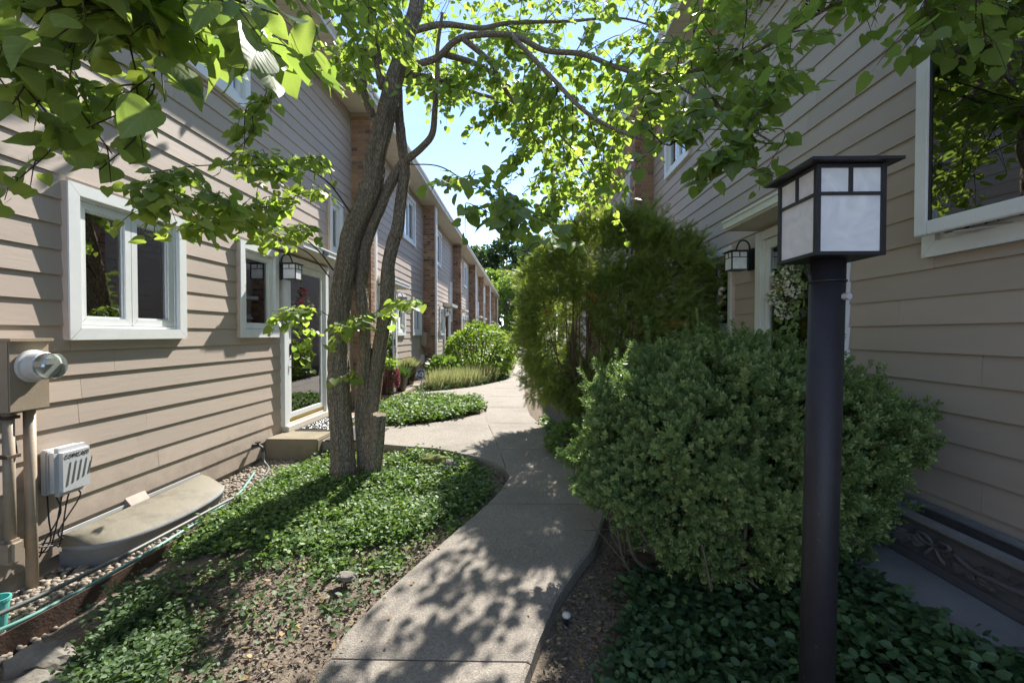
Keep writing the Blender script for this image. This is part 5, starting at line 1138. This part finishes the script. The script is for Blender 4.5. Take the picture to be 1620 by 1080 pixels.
for k in range(8):
    q = [(sc_.x+rr*math.cos(math.pi/8+j*math.pi/4), 10.3435, sc_.z+rr*math.sin(math.pi/8+j*math.pi/4)) for j in (k,k+1) for rr in (r*.86,r*.92)]; m.add(q, [(0,1,3,2)])
m.build('border', 'white_paint', t)
text_mesh('lettering', 'ADT', .125, 'white_paint', t, Matrix.Translation((sc_.x,10.343,sc_.z)) @ Matrix(((1,.12,0,0),(0,0,-1,0),(0,1,0,0),(0,0,0,1))) @ Matrix.Scale(1.1,4,(1,0,0)))
m = MB(); m.tube([(sc_.x,10.36,sc_.z-r*.5),(sc_.x,10.36,.1)], .012, 8); m.build('stake', 'pale_grey', t)
t = empty('garden_light', (.205,2.24,0), 'small white-capped garden stake light in the mulch by the path', 'garden light')
gl = (.212, 2.24, gz(.30,2.24)); gl = (hZ(896,990,gz(.30,2.3)).x, hZ(896,990,gz(.30,2.3)).y, gz(.30,2.3))
m = MB(); m.lathe([(.006,-.05),(.011,.0),(.012,.045)], gl, 14); m.build('stake', 'black_metal', t)
m = MB(); m.lathe([(.012,.046),(.020,.05),(.024,.06),(.021,.068),(.008,.074)], gl, 18); m.build('cap', 'pale_grey', t, smooth=True)
m = MB(); S = LEFT; S.box(m, 13.25, 13.5, 1.15, 1.55, .024, .17); o = m.build('utility_box', 'meter_paint', bevel=.006); tag(o, 'tan utility box beside the brick pier of the second house', 'utility box')
m = MB(); S.box(m, 13.1, 13.3, .62, .90, .024, .12); o = m.build('utility_box', 'grey_plastic', bevel=.02); tag(o, 'grey utility box low beside the brick pier of the second house', 'utility box')
m = MB(); S.box(m, 5.98, 6.12, 2.555, 2.595, .341+.014, .36+.014); tag(m.build('number_plate', 'black_metal'), 'small dark plate on the canopy over the near storm door', 'plate')
t = empty('lamp_post', (-2.0,16.2,.2), 'black lamp post with white lantern standing behind the round green bush', 'lamp post')
lantern_box('lamp', (-2.02,16.2), .21, 1.72, 1.98, .03, t); m = MB(); m.tube([(-2.02,16.2,.1),(-2.02,16.2,1.719)], .05, 14); m.build('post', 'post_metal', t)

# ------------------------------------------------------------------ trees beyond the end of the row
def far_tree(c, h, r, n, size, m_, label, trunk_h=.35, seed=0):
    t = empty('background_tree', c, label, 'tree', 'trees beyond the end of the row'); P = []; R_ = random.Random(seed)
    blobs = [(c[0]+R_.gauss(0,r*.5), c[1]+R_.gauss(0,r*.5), c[2]+h*(trunk_h+(1-trunk_h)*R_.random()**.8*.93), r*R_.uniform(.16,.34)) for _ in range(46)]
    m = MB(); top = Vector((c[0]+.2, c[1], c[2]+h*.8)); m.tube(catmull([Vector(c), Vector(c)+Vector((.1,0,h*.4)), top],4), interp([h*.024,h*.006],9), 10)
    for (x,y,z,q) in blobs:
        k = (n//46); d = rdir(k); rr = q*(.55+.5*rng.random((k,1))**.5); P.append(np.array((x,y,z))+d*rr*np.array((1,1,.7)))
        b = Vector((c[0],c[1],c[2]+max(h*.25,(z-c[2])*.62))); m.tube([b, b*.5+Vector((x,y,z))*.5+Vector((0,0,-.1*q)), Vector((x,y,z))], [h*.008,h*.005,h*.002], 5)
    P = np.concatenate(P); leaves('crown', P, rdir(len(P)), rdir(len(P),.8), rng.uniform(.6,1.3,len(P))*size, OVAL, m_, t, width=1.3); m.build('trunk', 'bark', t)
far_tree((-2.5,66,0), 15.3, 6.2, 14000, .42, 'oak_leaf', 'tall dark oak beyond the far end of the houses', seed=2)
far_tree((-11,72,0), 14.5, 6, 8000, .45, 'oak_leaf', 'tall oak rising behind the far end of the sunny roofs', seed=3)
far_tree((-1.6,53,0), 8.2, 3.6, 8000, .26, 'light_tree_leaf', 'light green tree just past the end of the sunny row', .15, seed=5)
far_tree((1.2,50,0), 8.6, 3.4, 8000, .26, 'light_tree_leaf', 'light green tree at the end of the path', .1, seed=8)
far_tree((6.5,70,0), 14, 6.5, 9000, .45, 'oak_leaf', 'tall dark tree behind the far end of the shaded row', seed=11)
far_tree((-6,56,0), 9.5, 3.5, 6000, .3, 'bush_leaf', 'mid green tree at the far gable of the sunny row', .2, seed=14)
far_tree((.2,58,0), 5.0, 3.0, 5000, .3, 'oak_leaf', 'dark low tree closing the view at the end of the path', .05, seed=17)
